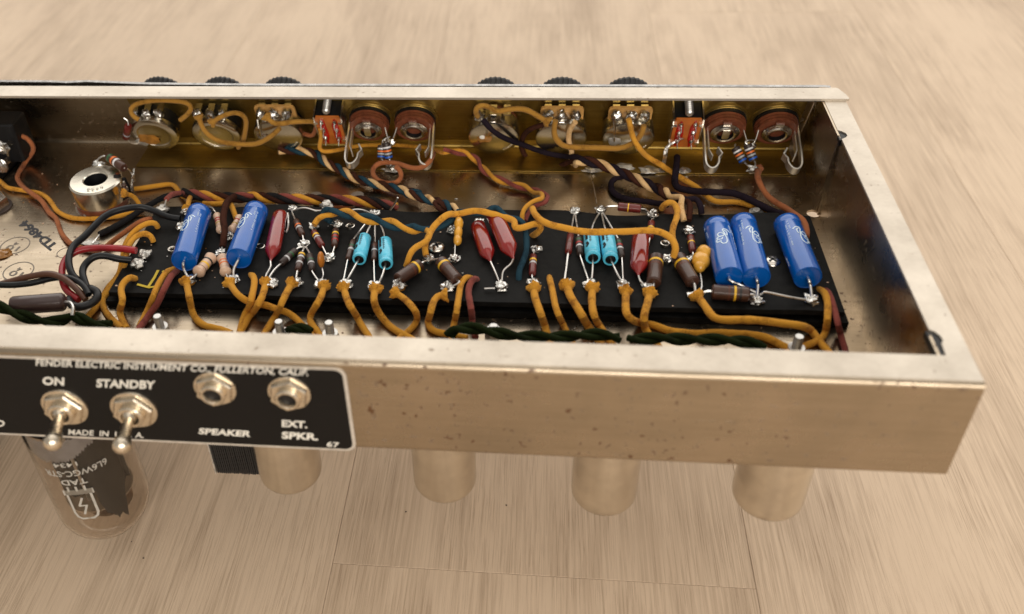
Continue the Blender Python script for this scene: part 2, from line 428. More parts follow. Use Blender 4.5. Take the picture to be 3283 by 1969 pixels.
# ------------------------------------------------------------------ room floor: laminate planks
floor = structure('floor', (0, 0, ZG))
sub = MB(); sub.box((-160, -60, -1.4), (160, 190, -.25), WOOD); sub.M = Matrix()
for i in range(len(sub.v)): sub.v[i] = sub.v[i] + Vector((0, 0, ZG))
sub.build('underlay', floor)
PW = 19.45; SX = -4.5                                # plank width; x of the seam under the chassis' right half
pl_cache = {}
def plank(x0, y0, y1):
    L = y1 - y0
    key = round(L, 1)
    if key not in pl_cache:
        g = .010; w = PW / 2; c = .02
        mb = MB(); P = [(-w + g, -L / 2 + g), (w - g, -L / 2 + g), (w - g, L / 2 - g), (-w + g, L / 2 - g)]
        I = [(x - math.copysign(c, x), y - math.copysign(c, y)) for x, y in P]
        vs = [(x, y, -.24) for x, y in P] + [(x, y, -c * .6) for x, y in P] + [(x, y, 0) for x, y in I]
        fs = [(3, 2, 1, 0), (8, 9, 10, 11)]
        for j in (0, 4):
            for i in range(4): q = (i + 1) % 4; fs.append((j + i, j + q, j + 4 + q, j + 4 + i))
        mb.add(vs, fs, WOOD, False); pl_cache[key] = mb
        me = None
        o = mb.build('plank', floor, loc=(0, 0, 0)); pl_cache[key] = o
    else:
        o = pl_cache[key].copy(); scene.collection.objects.link(o)
    o.parent = floor; o.location = (x0 + PW / 2, (y0 + y1) / 2, 0)
for i in range(-6, 8):
    x0 = SX + i * PW
    off = {-1: 2.15, 0: -62, -2: -30, -3: 12, -4: -50, 1: -33, 2: -80, 3: -10}.get(i, (i * 47) % 118 - 60)
    y = off - 129
    while y < 190:
        if y + 129 > -60: plank(x0, y, y + 128.9)
        y += 128.9
mb = MB()
for k in range(22):                                   # crumbs of dust
    x = random.uniform(-45, 8); y = random.uniform(-9, 8)
    r = random.uniform(.015, .03)
    mb.blob((x, y, ZG + r * .6), r * random.uniform(1, 2), r, r, BLACK, 6, 4)
mb.build('dust', None, kind='stuff')

# ------------------------------------------------------------------ chassis
XL = -52.0
def sweep(mb, prof, x0, x1, mat, th, xseg=1):
    """sheet along X from a YZ profile, thickened to the left of its direction"""
    P = [Vector((0, a, b)) for a, b in prof]; n = len(P); off = []
    for i in range(n):
        t = (P[min(i + 1, n - 1)] - P[max(i - 1, 0)]).normalized(); off.append(P[i] + Vector((0, -t.z, t.y)) * th)
    ring = P + off[::-1]; k = len(ring); vs = [(x, p.y, p.z) for x in (x0, x1) for p in ring]
    fs = [(i, (i + 1) % k, k + (i + 1) % k, k + i) for i in range(k)]
    fs = [f[::-1] for f in fs]
    fs += [(i, i + 1, k - 2 - i, k - 1 - i) for i in range(n - 1)] + [(k + k - 1 - i, k + k - 2 - i, k + i + 1, k + i) for i in range(n - 1)]
    mb.add(vs, fs, mat, False)
def arc(cy, cz, r, a0, a1, n=6):
    return [(cy + r * math.cos(math.radians(a0 + (a1 - a0) * i / n)), cz + r * math.sin(math.radians(a0 + (a1 - a0) * i / n))) for i in range(n + 1)]
chassis = thing('amplifier_chassis', 'long open steel amplifier chassis lying upside down on the pale wood floor', 'chassis', (-20, 11, ZF))
mb = MB()
sweep(mb, [(1.42, 0)] + arc(.2, -.2, .2, 90, 180) + arc(.25, ZF - .12 + .25, .25, 180, 270), XL, 0, STEEL, .11)
o = mb.build('rear_panel', chassis)
# the flange top has its own paler, scuffed steel
mb = MB(); sweep(mb, [(1.43, .012), (.2, .012)], XL, .0, STEELF, .01); mb.build('rear_flange', chassis)
# floor sheet with a round hole near its far right corner
hc = atz('K', 1235, 228, ZF); hr = .32
mb = MB(); nh = 20
def floor_sheet():
    x0, x1, y0, y1 = XL, -.98, .2, 22.5
    circ = [(hc.x + hr * math.cos(2 * math.pi * i / nh + math.pi / 4), hc.y + hr * math.sin(2 * math.pi * i / nh + math.pi / 4)) for i in range(nh)]
    s = 1.0; sx0, sx1, sy0, sy1 = hc.x - .6, x1, hc.y - .6, hc.y + .6
    sqr = []
    for cx, cy in circ:
        dx, dy = cx - hc.x, cy - hc.y
        kx = ((sx1 - hc.x) / dx if dx > 0 else (sx0 - hc.x) / dx) if abs(dx) > 1e-6 else 1e9
        ky = ((sy1 - hc.y) / dy if dy > 0 else (sy0 - hc.y) / dy) if abs(dy) > 1e-6 else 1e9
        kk = min(kx, ky); sqr.append((hc.x + dx * kk, hc.y + dy * kk))
    for zz, flip in ((ZF, False), (ZF - .12, True)):
        vs = [(a, b, zz) for a, b in circ] + [(a, b, zz) for a, b in sqr]
        fs = [(i, nh + i, nh + (i + 1) % nh, (i + 1) % nh) for i in range(nh)]
        mb.add(vs, [f[::-1] for f in fs] if flip else fs, STEEL, False)
        for a, b, c, d in ((x0, y0, x1, sy0), (x0, sy1, x1, y1), (x0, sy0, sx0, sy1)):
            f = (0, 1, 2, 3); mb.add([(a, b, zz), (c, b, zz), (c, d, zz), (a, d, zz)], [f[::-1] if flip else f], STEEL, False)
    vs = [(a, b, z) for z in (ZF, ZF - .12) for a, b in circ]
    mb.add(vs, [((i + 1) % nh, i, nh + i, nh + (i + 1) % nh) for i in range(nh)], STEEL, True)
    # corners of the square patch
    for cx, cy in ((sx0, sy0), (sx1, sy0), (sx1, sy1), (sx0, sy1)):
        i = min(range(nh), key=lambda q: (sqr[q][0] - cx) ** 2 + (sqr[q][1] - cy) ** 2)
floor_sheet(); mb.build('floor_panel', chassis)
# slanted front panel with flange and rounded foot
foot = WO - WU * 4.62
mb = MB()
pf = [(19.82, 0), (20.86, 0)] + [(21.0, -.06)] + [(21 + .403 * t, -.915 * t) for t in (.2, 1.5, 3, 4.3)]
c = Vector((0, 22.78 - .0, 0))
pf += [(22.84, -4.22), (22.83, -4.33), (22.76, -4.42), (22.62, ZF - .005), (22.4, ZF)]
sweep(mb, pf[::-1], XL, -.98, STEEL, -.11)
# make the flange run on past the side wall with a clipped corner
mb.build('front_panel', chassis)
mb = MB(); mb.prism([(XL, 19.8), (.12, 19.8), (.16, 19.86), (.1, 20.25), (-.12, 20.9), (-.22, 21.0), (XL, 21.0)], .005, .13, STEELF, .02); mb.build('front_flange', chassis)
# side wall, its outward flange and the two folded corner tabs
mb = MB(); yz = [(.12, ZF - .1), (22.7, ZF - .1), (22.86, -4.3), (20.95, -.1), (.12, -.1)]
mb.add([(x, y, z) for x in (-1.0, -.88) for y, z in yz], [(0, 1, 2, 3, 4), (9, 8, 7, 6, 5)] + [(i, (i + 1) % 5, 5 + (i + 1) % 5, 5 + i) for i in range(5)], STEEL, False); mb.build('side_panel', chassis)
mb = MB()
fl = [(-1.0, 2.78), (-.84, 2.66), (-.72, 2.45), (-.70, 2.22), (-.80, 2.05), (-.84, 1.43), (0, 1.43), (0, 19.8), (-1.0, 19.8), (-1.0, 16.95), (-.86, 16.86), (-.70, 16.66), (-.68, 16.45), (-.78, 16.28), (-1.0, 16.12)]
fl = [(x, y) for x, y in fl]
def earfan(mb, poly, z0, z1, mat):
    import mathutils.geometry as g
    tris = g.tessellate_polygon([[Vector((x, y, 0)) for x, y in poly]]); n = len(poly)
    vs = [(x, y, z) for z in (z0, z1) for x, y in poly]; fs = []
    for t in tris:
        fs.append(tuple(n + i for i in t)); fs.append(tuple(reversed(t)))
    fs += [(i, (i + 1) % n, n + (i + 1) % n, n + i) for i in range(n)]
    mb.add(vs, fs, mat, False)
earfan(mb, fl, -.1, .008, STEELF); mb.build('side_flange', chassis)
mb = MB()
def tab(y0, y1, sgn):
    # thin plate hugging the side wall, free edge rolled
    mb.box((-1.10, min(y0, y1), ZF), (-1.005, max(y0, y1), -.02), STEEL)
    mb.ribbon(smooth_path([Vector((-1.14, y0 + .35, ZF + .05)), Vector((-1.13, y0 + .1, -2.2)), Vector((-1.10, y0, -.6)), Vector((-1.0, y0 - .02, -.05))], 4), (0, 1, 0), .36, STEEL, .05)
    e = -1 if y0 < 10 else 1
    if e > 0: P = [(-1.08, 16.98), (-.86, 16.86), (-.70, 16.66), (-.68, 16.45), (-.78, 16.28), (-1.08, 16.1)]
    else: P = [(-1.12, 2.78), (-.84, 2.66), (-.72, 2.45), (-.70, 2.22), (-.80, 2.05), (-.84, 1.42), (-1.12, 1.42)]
    mb.prism(P[::-1], -.35, -.05, BLACK)  # black fill painted in for the dark recess behind the flange notch
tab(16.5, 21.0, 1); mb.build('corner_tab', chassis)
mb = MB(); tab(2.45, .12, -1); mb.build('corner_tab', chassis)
# brass grounding sheet
brass = MB()
bx0, bx1 = -37.35, -1.35
pb = [(20.15, ZF + .035), (22.66, ZF + .035), (22.72, -4.3)] + [(21 + .403 * t - .05, -.915 * t) for t in (4.3, 2.5, .35)]
sweep(brass, pb, bx0, bx1, BRASS, .03); brass.build('brass_ground_sheet', chassis)
# front plate: thin chromed strip standing proud of the front panel
mb = MB(); segs = [(-52, .34), (-41.5, .28), (-40.6, .24), (-39.4, .30), (-36, .16), (-30, .10), (-20, .10), (-.75, .08), (-.45, .04)]
vs = []; fs = []
for x, d in segs:
    for t, dd in ((.03 + d * .12, d), (.03 + d * .12, d + .13), (-4.5, .18 + .07), (-4.5, .18)):
        p = WO + WU * t - WN * dd; vs.append((x, p.y + .06, p.z + .03))
for i in range(len(segs) - 1):
    for k in range(4): fs.append((4 * i + k, 4 * i + (k + 1) % 4, 4 * i + 4 + (k + 1) % 4, 4 * i + 4 + k))
fs += [(3, 2, 1, 0), tuple(4 * (len(segs) - 1) + k for k in range(4))]
mb.add(vs, [f[::-1] for f in fs], FACE, False); mb.build('front_plate', chassis)
# scratches and stamping on the rear wall
mb = MB()
for k, (u, v) in enumerate([(2178, 1342), (2240, 1350), (2252, 1352), (2264, 1350), (2276, 1352), (2288, 1351), (2330, 1355), (2342, 1353), (2354, 1356), (2366, 1354), (2402, 1350)]):
    p = aty('P', u, v, -.002); mb.blob(p, .055, .015, .06 if k % 3 else .09, STEEL, 8, 4)
mb.build('stamped_number', chassis)

# name plate on the rear panel
YP = -.05
def on_plate(c, u, v, y=YP): return aty(c, u, v, y)
def rrect(x0, z0, x1, z1, r, n=6):
    out = []
    for cx, cz, a in ((x1 - r, z1 - r, 0), (x0 + r, z1 - r, 90), (x0 + r, z0 + r, 180), (x1 - r, z0 + r, 270)):
        for i in range(n + 1):
            t = math.radians(a + 90 * i / n); out.append((cx + r * math.cos(t), cz + r * math.sin(t)))
    return out
plate = MB(); plate.M = Matrix(((1, 0, 0, 0), (0, 0, 1, 0), (0, 1, 0, 0), (0, 0, 0, 1)))   # local z -> world y
px1 = -21.45; pz0, pz1 = -4.62, -.24
def plateprism(x0, z0, x1, z1, r, ya, yb, mat):
    P = rrect(x0, z0, x1, z1, r); n = len(P)
    vs = [(x, y, z) for y in (ya, yb) for x, z in P]
    fs = [(i, n + i, n + (i + 1) % n, (i + 1) % n) for i in range(n)] + [tuple(range(n)), tuple(n + i for i in reversed(range(n)))]
    m_ = MB(); m_.add(vs, [f[::-1] for f in fs], mat, False); return m_
nameplate = plateprism(-47, pz0, px1, pz1, .42, -.045, -.004, BORDER).build('name_plate', chassis)
plateprism(-46.9, pz0 + .11, px1 - .13, pz1 - .11, .32, -.052, -.046, BLACKP).build('black_field', nameplate)
YT = -.053
def ptx(body, c, bl, br, tl, bold=.02):
    tm = MB(); put_text(tm, body, aty(c, *bl, YT), aty(c, *br, YT), aty(c, *tl, YT), WHITEP, (0, -1, 0), bold, .004); tm.build('lettering', nameplate)
tm = MB(); put_text(tm, 'FENDER ELECTRIC INSTRUMENT CO., FULLERTON, CALIF.', aty('L', 285, 187, YT), aty('P', 986, 1208, YT), aty('L', 287, 128, YT), WHITEP, (0, -1, 0), .014, .004); tm.build('lettering', nameplate)
ptx('ON', 'L', (338, 330), (508, 338), (338, 266), .03)
ptx('STANDBY', 'L', (764, 350), (1228, 366), (766, 284), .03)
ptx('MADE  IN  U. S. A.', 'L', (542, 726), (1138, 752), (545, 684), .012)
ptx('SPEAKER', 'M', (232, 786), (682, 812), (240, 734), .035)
ptx('EXT.', 'M', (955, 724), (1175, 737), (955, 664), .035)
ptx('SPKR.', 'M', (953, 826), (1268, 842), (955, 765), .035)
ptx('67', 'M', (1342, 896), (1448, 904), (1344, 852), .02)
ptx('GROUND', 'L', (-420, 652), (36, 664), (-420, 600), .02)

# ------------------------------------------------------------------ toggle switches and jacks on the name plate
def hexnut(mb, r, z0, z1, mat, rot=0):
    P = [(r * math.cos(math.radians(60 * i + rot)), r * math.sin(math.radians(60 * i + rot))) for i in range(6)]
    I = [(x * .93, y * .93) for x, y in P]
    vs = [(x, y, z0) for x, y in P] + [(x, y, z1 - .06) for x, y in P] + [(x, y, z1) for x, y in I]; fs = [(12, 13, 14, 15, 16, 17), (5, 4, 3, 2, 1, 0)]
    for j in (0, 6):
        for i in range(6): q = (i + 1) % 6; fs.append((j + i, j + q, j + 6 + q, j + 6 + i))
    mb.add(vs, fs, mat, False)
def ring_prof(r0, r1, z0, z1):       # hollow ring
    return [(z0, r0), (z0, r1), (z1 - .03, r1), (z1, r1 - .03), (z1, r0 + .03), (z1 - .04, r0), (z0, r0)]
def toggle(cu, cv, tu, tv, label):
    c0 = aty('L', cu, cv, -.25); c0.y = -.053
    t = thing('toggle_switch', label, 'switch', c0, 'toggle switches on the rear name plate')
    Fm = frame(c0, (0, -1, 0), (1, 0, 0))
    m_ = MB(); m_.M = Fm; m_.lathe([(0, 0), (0, .94), (.06, .92), (.08, .88), (.08, .4)], NICKELW, 32); m_.build('washer', t)
    m_ = MB(); m_.M = Fm; hexnut(m_, .84, .081, .28, NICKELW, 12); m_.build('hex_nut', t)
    m_ = MB(); m_.M = Fm; m_.lathe([(.2, .30), (.2, .52), (.44, .52), (.50, .47), (.50, .36), (.32, .30, BLACK), (.30, .1, BLACK), (.30, 0.001, BLACK)], NICKELW, 28); m_.build('bushing', t)
    b0 = c0 + Vector((0, -.42, .08)); tip = aty('L', tu, tv, -2.1)
    m_ = MB(); d = (tip - b0).normalized(); m_.M = frame(b0, d, (1, 0, 0)); L = (tip - b0).length
    m_.lathe([(-.25, .05), (-.16, .24), (0, .31), (.15, .25), (.25, .18), (L * .5, .22), (L * .78, .30), (L * .92, .355), (L, .345), (L + .12, .25), (L + .19, .12), (L + .2, .0)], NICKELW, 20)
    m_.build('lever', t)
toggle(500, 535, 415, 800, 'nickel toggle switch below the word ON on the rear plate')
toggle(1050, 555, 962, 826, 'nickel toggle switch below the word STANDBY on the rear plate')
def rjack(cu, cv, label):
    c0 = aty('M', cu, cv, -.2); c0.y = -.053
    t = thing('speaker_jack', label, 'jack', c0, 'output jacks on the rear name plate')
    Fm = frame(c0, (0, -1, 0), (1, 0, 0))
    m_ = MB(); m_.M = Fm; m_.lathe([(0, 0), (0, .82), (.05, .80), (.06, .76), (.06, .4)], NICKELW, 32); m_.build('washer', t)
    m_ = MB(); m_.M = Fm; hexnut(m_, .76, .061, .26, NICKELW, 20); m_.build('hex_nut', t)
    m_ = MB(); m_.M = Fm; m_.lathe([(.1, .30), (.1, .48), (.40, .48), (.46, .43), (.46, .36), (.40, .32), (-.6, .32)][::1], NICKELW, 28)
    m_.lathe([(.285, .31), (.30, .31), (.30, .0)], BLACK, 24); m_.build('bushing', t)
rjack(368, 415, 'open nickel jack socket above the word SPEAKER')
rjack(1012, 455, 'open nickel jack socket above the words EXT. SPKR.')

# ------------------------------------------------------------------ tubes and shields under the chassis
def shield(x, label, zb, lean=0, y=2.55, r=1.32):
    t = thing('tube_shield', label, 'tube shield', (x, y, ZF - .12), 'metal tube shields hanging under the chassis')
    m_ = MB(); m_.M = Matrix.Translation((x, y, 0)); z = ZF - .13; r_ = r
    m_.lathe([(z, r_ * 1.0), (z - .25, r_), (zb + .42, r_), (zb + .24, r_ * .985), (zb + .10, r_ * .94), (zb + .02, r_ * .87), (zb, r_ * .8), (zb, .42), (zb + .3, .40)], SHIELD, 40)
    m_.build('can', t)
    m_ = MB(); m_.M = Matrix.Translation((x, y, 0)); m_.lathe([(z - .02, r + .03), (z - .32, r + .03), (z - .34, r), (z - .02, r)], SHIELD, 40); m_.build('rim', t)
for q, q2, zb, lab in (((820, 1440), (1022, 1452), -9.2, 'pale metal tube shield below the EXT. SPKR. jack, leftmost of the four'),
                   ((1319, 1440), (1526, 1450), -9.25, 'pale metal tube shield second from the left, right of the name plate'),
                   ((1837, 1466), (2055, 1480), -9.5, 'pale metal tube shield third from the left under the bare rear wall'),
                   ((2365, 1492), (2603, 1505), -9.2, 'pale metal tube shield nearest the right end of the chassis')):
    a = aty('P', *q, 2.55); b = aty('P', *q2, 2.55)
    shield((a.x + b.x) / 2, lab, zb, r=abs(b.x - a.x) / 2 * .99)
# power tube
tx = aty('P', 270, 1440, 2.5).x; ty = 2.5; tr = 2.12; zb = -13.25
t = thing('power_tube', 'large glass power tube with silver getter and white upside-down print', 'vacuum tube', (tx, ty, ZF - .12))
def dome(r, z, zb, rr, n=9):
    out = [(z, r)]
    for i in range(n + 1):
        a = math.radians(90 * i / n); out.append((zb + rr * (1 - math.sin(a)), max(.001, (r - rr) + rr * math.cos(a)) if i < n else max(.001, r - rr)))
    out.append((zb - .0, .001)); return out
m_ = MB(); m_.M = Matrix.Translation((tx, ty, 0))
outer = dome(tr, -5.3, zb, 1.95); inner = dome(tr - .1, -5.3, zb + .1, 1.86)
m_.lathe(outer + inner[::-1], GLASS, 56, caps=False); m_.build('glass_envelope', t)
m_ = MB(); m_.M = Matrix.Translation((tx, ty, 0)); m_.lathe([(ZF - .13, 1.9), (-5.2, 1.9), (-5.35, 2.0), (-5.35, 0.001)], BLACK, 40); m_.build('base', t)
m_ = MB(); m_.M = Matrix.Translation((tx, ty, 0)); m_.M = m_.M @ Matrix.Rotation(.5, 4, 'Z')
m_.box((-1.25, -.5, -10.4), (1.25, .5, -5.4), DARKM, .2); m_.box((-1.45, -.12, -10.5), (1.45, .12, -5.4), DARKM)
m_.build('anode', t)
m_ = MB(); m_.M = Matrix.Translation((tx, ty, 0)); m_.lathe([(-10.6, 1.55), (-10.68, 1.55), (-10.68, .001)], simple('mica', (.42, .32, .22), .4), 28); m_.build('mica_disc', t)
m_ = MB()
for k in range(3): m_.tube([Vector((tx + .9 * math.cos(k * 2.1 + .4), ty + .9 * math.sin(k * 2.1 + .4), -6.3)), Vector((tx + .9 * math.cos(k * 2.1 + .4), ty + .9 * math.sin(k * 2.1 + .4), -11.0))], .07, LEAD, 8)
m_.build('support_rod', t, kind='stuff')
m_ = MB(); m_.M = Matrix.Translation((tx + .3, ty, 0)); m_.lathe([(-11.5, .95), (-11.56, 1.05), (-11.66, .95), (-11.6, .4), (-11.6, .001)], simple('getter_cup', (.40, .28, .17), .35, .7), 28); m_.build('getter_cup', t)
def shell(rad, z0f, z1f, a0, a1, mat, name, jag=.12, n=60):
    m_ = MB(); vs = []; fs = []
    for i in range(n + 1):
        a = math.radians(a0 + (a1 - a0) * i / n)
        j0 = jag * (abs(((i * 1.7) % 1) - .5) * 2); j1 = jag * (abs(((i * .5) % 1) - .5) * 2 + noise.noise(Vector((i * .3, 0, 3))))
        for r in (rad, rad - .015):
            for z in (z0f(i / n) + j0, z1f(i / n) - j1): vs.append((tx + r * math.cos(a), ty + r * math.sin(a), z))
    for i in range(n):
        b = 4 * i; fs += [(b, b + 4, b + 5, b + 1), (b + 2, b + 3, b + 7, b + 6), (b, b + 2, b + 6, b + 4), (b + 1, b + 5, b + 7, b + 3)]
    m_.add(vs, fs, mat, True); return m_.build(name, t)
def gl(u, v):                                          # where a sight line meets the glass
    d = ray('L', u, v); e = CC - Vector((tx, ty, 0)); A_1 = d.x ** 2 + d.y ** 2; B_1 = 2 * (e.x * d.x + e.y * d.y); C_1 = e.x ** 2 + e.y ** 2 - tr ** 2
    q = (-B_1 - math.sqrt(B_1 ** 2 - 4 * A_1 * C_1)) / (2 * A_1); p = CC + d * q
    return math.degrees(math.atan2(p.y - ty, p.x - tx)) % 360, p.z
ga0 = gl(255, 860)[0]; ga1 = gl(800, 800)[0]; gz = gl(515, 945)[1]
shell(tr - .115, lambda s: -5.6, lambda s: gz + .9 * max(0, s - .55) * 2.0 + .5 * max(0, .2 - s) * 3, ga0 - 8, ga1, GETTER, 'getter_patch', .14, 46)
shell(tr - .12, lambda s: -5.6, lambda s: -7.4 - 3.6 * math.sin(math.pi * min(1, .12 + s * .8)) ** .5 + .7 * noise.noise(Vector((s * 5, 1, 2))), 300, 338, DARKM, 'dark_jagged_patch', .12, 20)  # dark jagged sheet just inside the glass
# print on the glass (upside down)
m_ = MB()
def wrap(m_, body, ac, zc, wdt, h, bold=.01, flip=True, mat=ETCH, rad=None, lift=.01):
    vs, fs = text_mesh(body, 1, bold, .004); rad = rad or tr
    out = []
    for v in vs:
        s = (v.x - .5) * wdt; q = (v.y - .5) * h
        if flip: s, q = -s, -q
        a = math.radians(ac) + s / rad; out.append((tx + (rad + lift + v.z) * math.cos(a), ty + (rad + lift + v.z) * math.sin(a), zc + q))
    m_.add(out, fs, mat, False)
AC = (gl(640, 1250)[0] + gl(590, 1110)[0]) / 2; ZL0 = gl(620, 1190)[1]; ZL1 = gl(680, 1390)[1]
wrap(m_, '1434', gl(515, 970)[0], gl(515, 970)[1], 1.0, .26); wrap(m_, '6L6WGC-STR', gl(600, 1030)[0], gl(600, 1030)[1], 2.7, .36); wrap(m_, 'TAD', gl(585, 1105)[0], gl(585, 1105)[1], 1.1, .34, .02)
KL = (ZL1 - ZL0) / (-12.88 + 11.15)
def lz(z): return ZL0 - (z + 11.15) * -KL
def strip(P, w):                                       # strokes on the glass, (s, z) pairs
    for (s0, z0), (s1, z1) in zip(P, P[1:]):
        d = Vector((s1 - s0, z1 - z0)); L = d.length; d /= L; n_ = Vector((-d.y, d.x)) * w / 2; d = d * w * .3
        q = [(s0 - d.x - n_.x, z0 - d.y - n_.y), (s1 + d.x - n_.x, z1 + d.y - n_.y), (s1 + d.x + n_.x, z1 + d.y + n_.y), (s0 - d.x + n_.x, z0 - d.y + n_.y)]
        vs = []
        for r in (tr + .008, tr + .016):
            for s, z in [(s_, lz(z_)) for s_, z_ in q]:
                a = math.radians(AC) + s / tr; vs.append((tx + r * math.cos(a), ty + r * math.sin(a), z))
        m_.add(vs, [(0, 3, 2, 1), (4, 5, 6, 7), (0, 1, 5, 4), (1, 2, 6, 5), (2, 3, 7, 6), (3, 0, 4, 7)], ETCH, False)
for k in (-.35, 0, .35): strip([(k, -10.75), (k, -11.0)], .1)
strip([(-.56, -11.15), (.56, -11.15)], .32)
strip([(-.5, -11.3), (-.5, -12.5), (-.42, -12.75), (-.25, -12.88), (.25, -12.88), (.42, -12.75), (.5, -12.5), (.5, -11.3)], .11)
strip([(.06, -11.5), (-.16, -12.0)], .1); strip([(-.16, -12.0), (.16, -12.0)], .08); strip([(.14, -12.0), (-.08, -12.55)], .1)
m_.build('printed_marking', t, kind='stuff')
# output transformer behind, black laminations
a = aty('P', 672, 1430, 4.2); b = aty('P', 826, 1440, 4.2); zt = aty('P', 696, 1517, 4.2).z
t = thing('transformer', 'black laminated transformer hanging under the chassis beside the leftmost tube shield', 'transformer', ((a.x + b.x) / 2, 6, ZF - .12))
m_ = MB(); x = a.x; k = 0
xe = b.x + 1.6
while x < xe:
    m_.box((x + .015, 4.2 + .03 * random.random(), zt + .02 * random.random()), (x + .085, 7.6, ZF - .13), LAMIN); x += .10
m_.build('laminations', t, kind='stuff')
m_ = MB(); m_.box((a.x - .1, 4.16, zt + .02), (a.x - .02, 7.7, ZF - .13), OLDSOLDER); m_.blob((a.x - .15, 4.7, -8.6), .12, .3, .3, OLDSOLDER); m_.build('bracket', t)
# transformer that casts the shade at the left edge (itself out of view, set to give only its shadow)
t = thing('transformer', 'dark transformer just outside the left edge under the name plate', 'transformer', (-47, 6, ZF - .12))
m_ = MB(); m_.box((-52, 2.2, -13.5), (-43.2, 12, ZF - .13), LAMIN, .2); m_.build('core', t)
m_ = MB(); m_.box((-51, 1.2, -12), (-44.4, 2.19, -6.5), BLACK, .3); m_.build('coil', t)
#--PART2--
# ------------------------------------------------------------------ circuit board
def bz(x): return .10 * math.sin((x + 30) * .55) + .05 * math.sin(x * 1.3)       # the fibre board is slightly warped
board = thing('circuit_board', 'long black fibre eyelet board carrying the capacitors and resistors inside the chassis', 'circuit board', (-18, 11.6, ZF))
def slab(x0, x1, y0, y1, z0, z1, wav, mat, name):
    m_ = MB(); n = 60; vs = []; fs = []
    for i in range(n + 1):
        x = x0 + (x1 - x0) * i / n; w = bz(x) * wav
        e = .05 * noise.noise(Vector((x * .5, 2, 0)))
        vs += [(x, y0 + e, z0 + w * .4), (x, y1 + .25 * w, z0 + w), (x, y1 + .25 * w, z1 + w), (x, y0 + e, z1 + w * .4)]
    for i in range(n):
        for k in range(4): q = (k + 1) % 4; fs.append((4 * i + k, 4 * i + q, 4 * i + 4 + q, 4 * i + 4 + k))
    fs += [(3, 2, 1, 0), tuple(4 * n + k for k in range(4))]
    m_.add(vs, [f[::-1] for f in fs], mat, False); m_.build(name, board)
slab(-34.25, -1.85, 8.05, 15.2, ZB - .26, ZB, 1, BOARD, 'upper_board')
slab(-34.45, -1.6, 7.95, 15.1, ZF + .02, ZF + .3, 0, BOARD, 'lower_board')
m_ = MB()
for P in (((345 - 40, 790), (1350 - 845 - 65, 940)),): pass
cr = [PTS('B', [(1505, 790, ZB + .01), (1470, 860, ZB + .01), (1410, 950, ZB + .01)]), PTS('B', [(1305, 925, ZB + .012), (1420, 955, ZB + .012), (1545, 935, ZB + .012)]), PTS('B', [(1545, 800, ZB + .01), (1620, 812, ZB + .01)])]
for P in cr: m_.ribbon(P, (P[-1] - P[0]).cross(Vector((0, 0, 1))), .13, CHALK, .012)
m_.build('crayon_mark', board)

def eyelet(c, u, v, solder=1, z=ZB, ringr=.25, s=.26, mat=SOLDER, flux=.0):
    p = atz(c, u, v, z)
    z2 = z + .11 if p.y > 12 else z + .05
    m_ = MB(); m_.M = Matrix.Translation((p.x, p.y, z))
    m_.lathe([(-.08, ringr), (.03, ringr), (.10, ringr * .93), (.11, ringr * .8), (.08, ringr * .62), (-.08, ringr * .5)], NICKEL if not flux else FLUX, 16)
    e = m_.build('eyelet', board)
    if solder:
        m_ = MB(); m_.blob((p.x, p.y, z + .08), s, s, s * .75, mat, 16, 8, .38, True)
        for k in range(3):
            a = random.uniform(0, 6.28); m_.blob((p.x + s * .45 * math.cos(a), p.y + s * .45 * math.sin(a), z + .16), s * .42, s * .42, s * .45, mat, 8, 5, .35)
        m_.build('solder', e)
    return p
near = [('G', 770, 905), ('G', 1185, 900), ('G', 1550, 935), ('H', 440, 925), ('H', 680, 945), ('H', 920, 940), ('H', 1195, 955), ('H', 1430, 950),
        ('I', 550, 965), ('I', 1055, 965), ('I', 1370, 930), ('J', 330, 900), ('J', 550, 910), ('J', 850, 915), ('J', 1085, 935), ('J', 1500, 1010), ('K', 735, 1000), ('K', 1210, 990)]
far = [('G', 735, 245), ('G', 690, 385), ('G', 1145, 480), ('H', 415, 225), ('H', 615, 385), ('H', 830, 365), ('H', 1190, 265), ('J', 405, 235), ('J', 640, 225),
       ('J', 1125, 262), ('K', 155, 395), ('G', 1065, 640), ('H', 520, 560), ('H', 765, 685), ('I', 370, 695), ('I', 845, 350), ('I', 1395, 605), ('J', 1255, 675), ('K', 185, 640), ('I', 595, 425)]
for e in near: eyelet(*e, s=.30, flux=random.random() < .35)
for e in far: eyelet(*e, s=.26)
for e in (('G', 510, 230), ('B', 1385, 655), ('B', 1310, 750), ('H', 740, 190)): eyelet(*e, mat=OLDSOLDER, s=.30, ringr=.22)
for e in (('G', 605, 600), ('H', 105, 575), ('J', 1235, 525), ('H', 960, 380), ('I', 690 - 75, 700)): eyelet(*e, solder=e[0] == 'I', ringr=.24)
def screw(c, u, v, r=.42, ang=0):
    p = atz(c, u, v, ZB + .1); e = MB(); e.M = Matrix.Translation((p.x, p.y, ZB)) @ Matrix.Rotation(ang, 4, 'Z')
    e.lathe([(0, r), (.06, r), (.15, r * .85), (.21, r * .5), (.22, .001)], NICKEL, 24); o = e.build('screw', board)
    e = MB(); e.M = Matrix.Translation((p.x, p.y, ZB)) @ Matrix.Rotation(ang, 4, 'Z')
    for k in range(4):
        e.M = e.M @ Matrix.Rotation(math.pi / 2, 4, 'Z'); e.box((.0, -.045, .17), (r * .55, .045, .235), BLACK)
    e.build('cross_slot', o)
screw('I', 445, 565, .40, .4); screw('K', 880, 640, .40, .7)
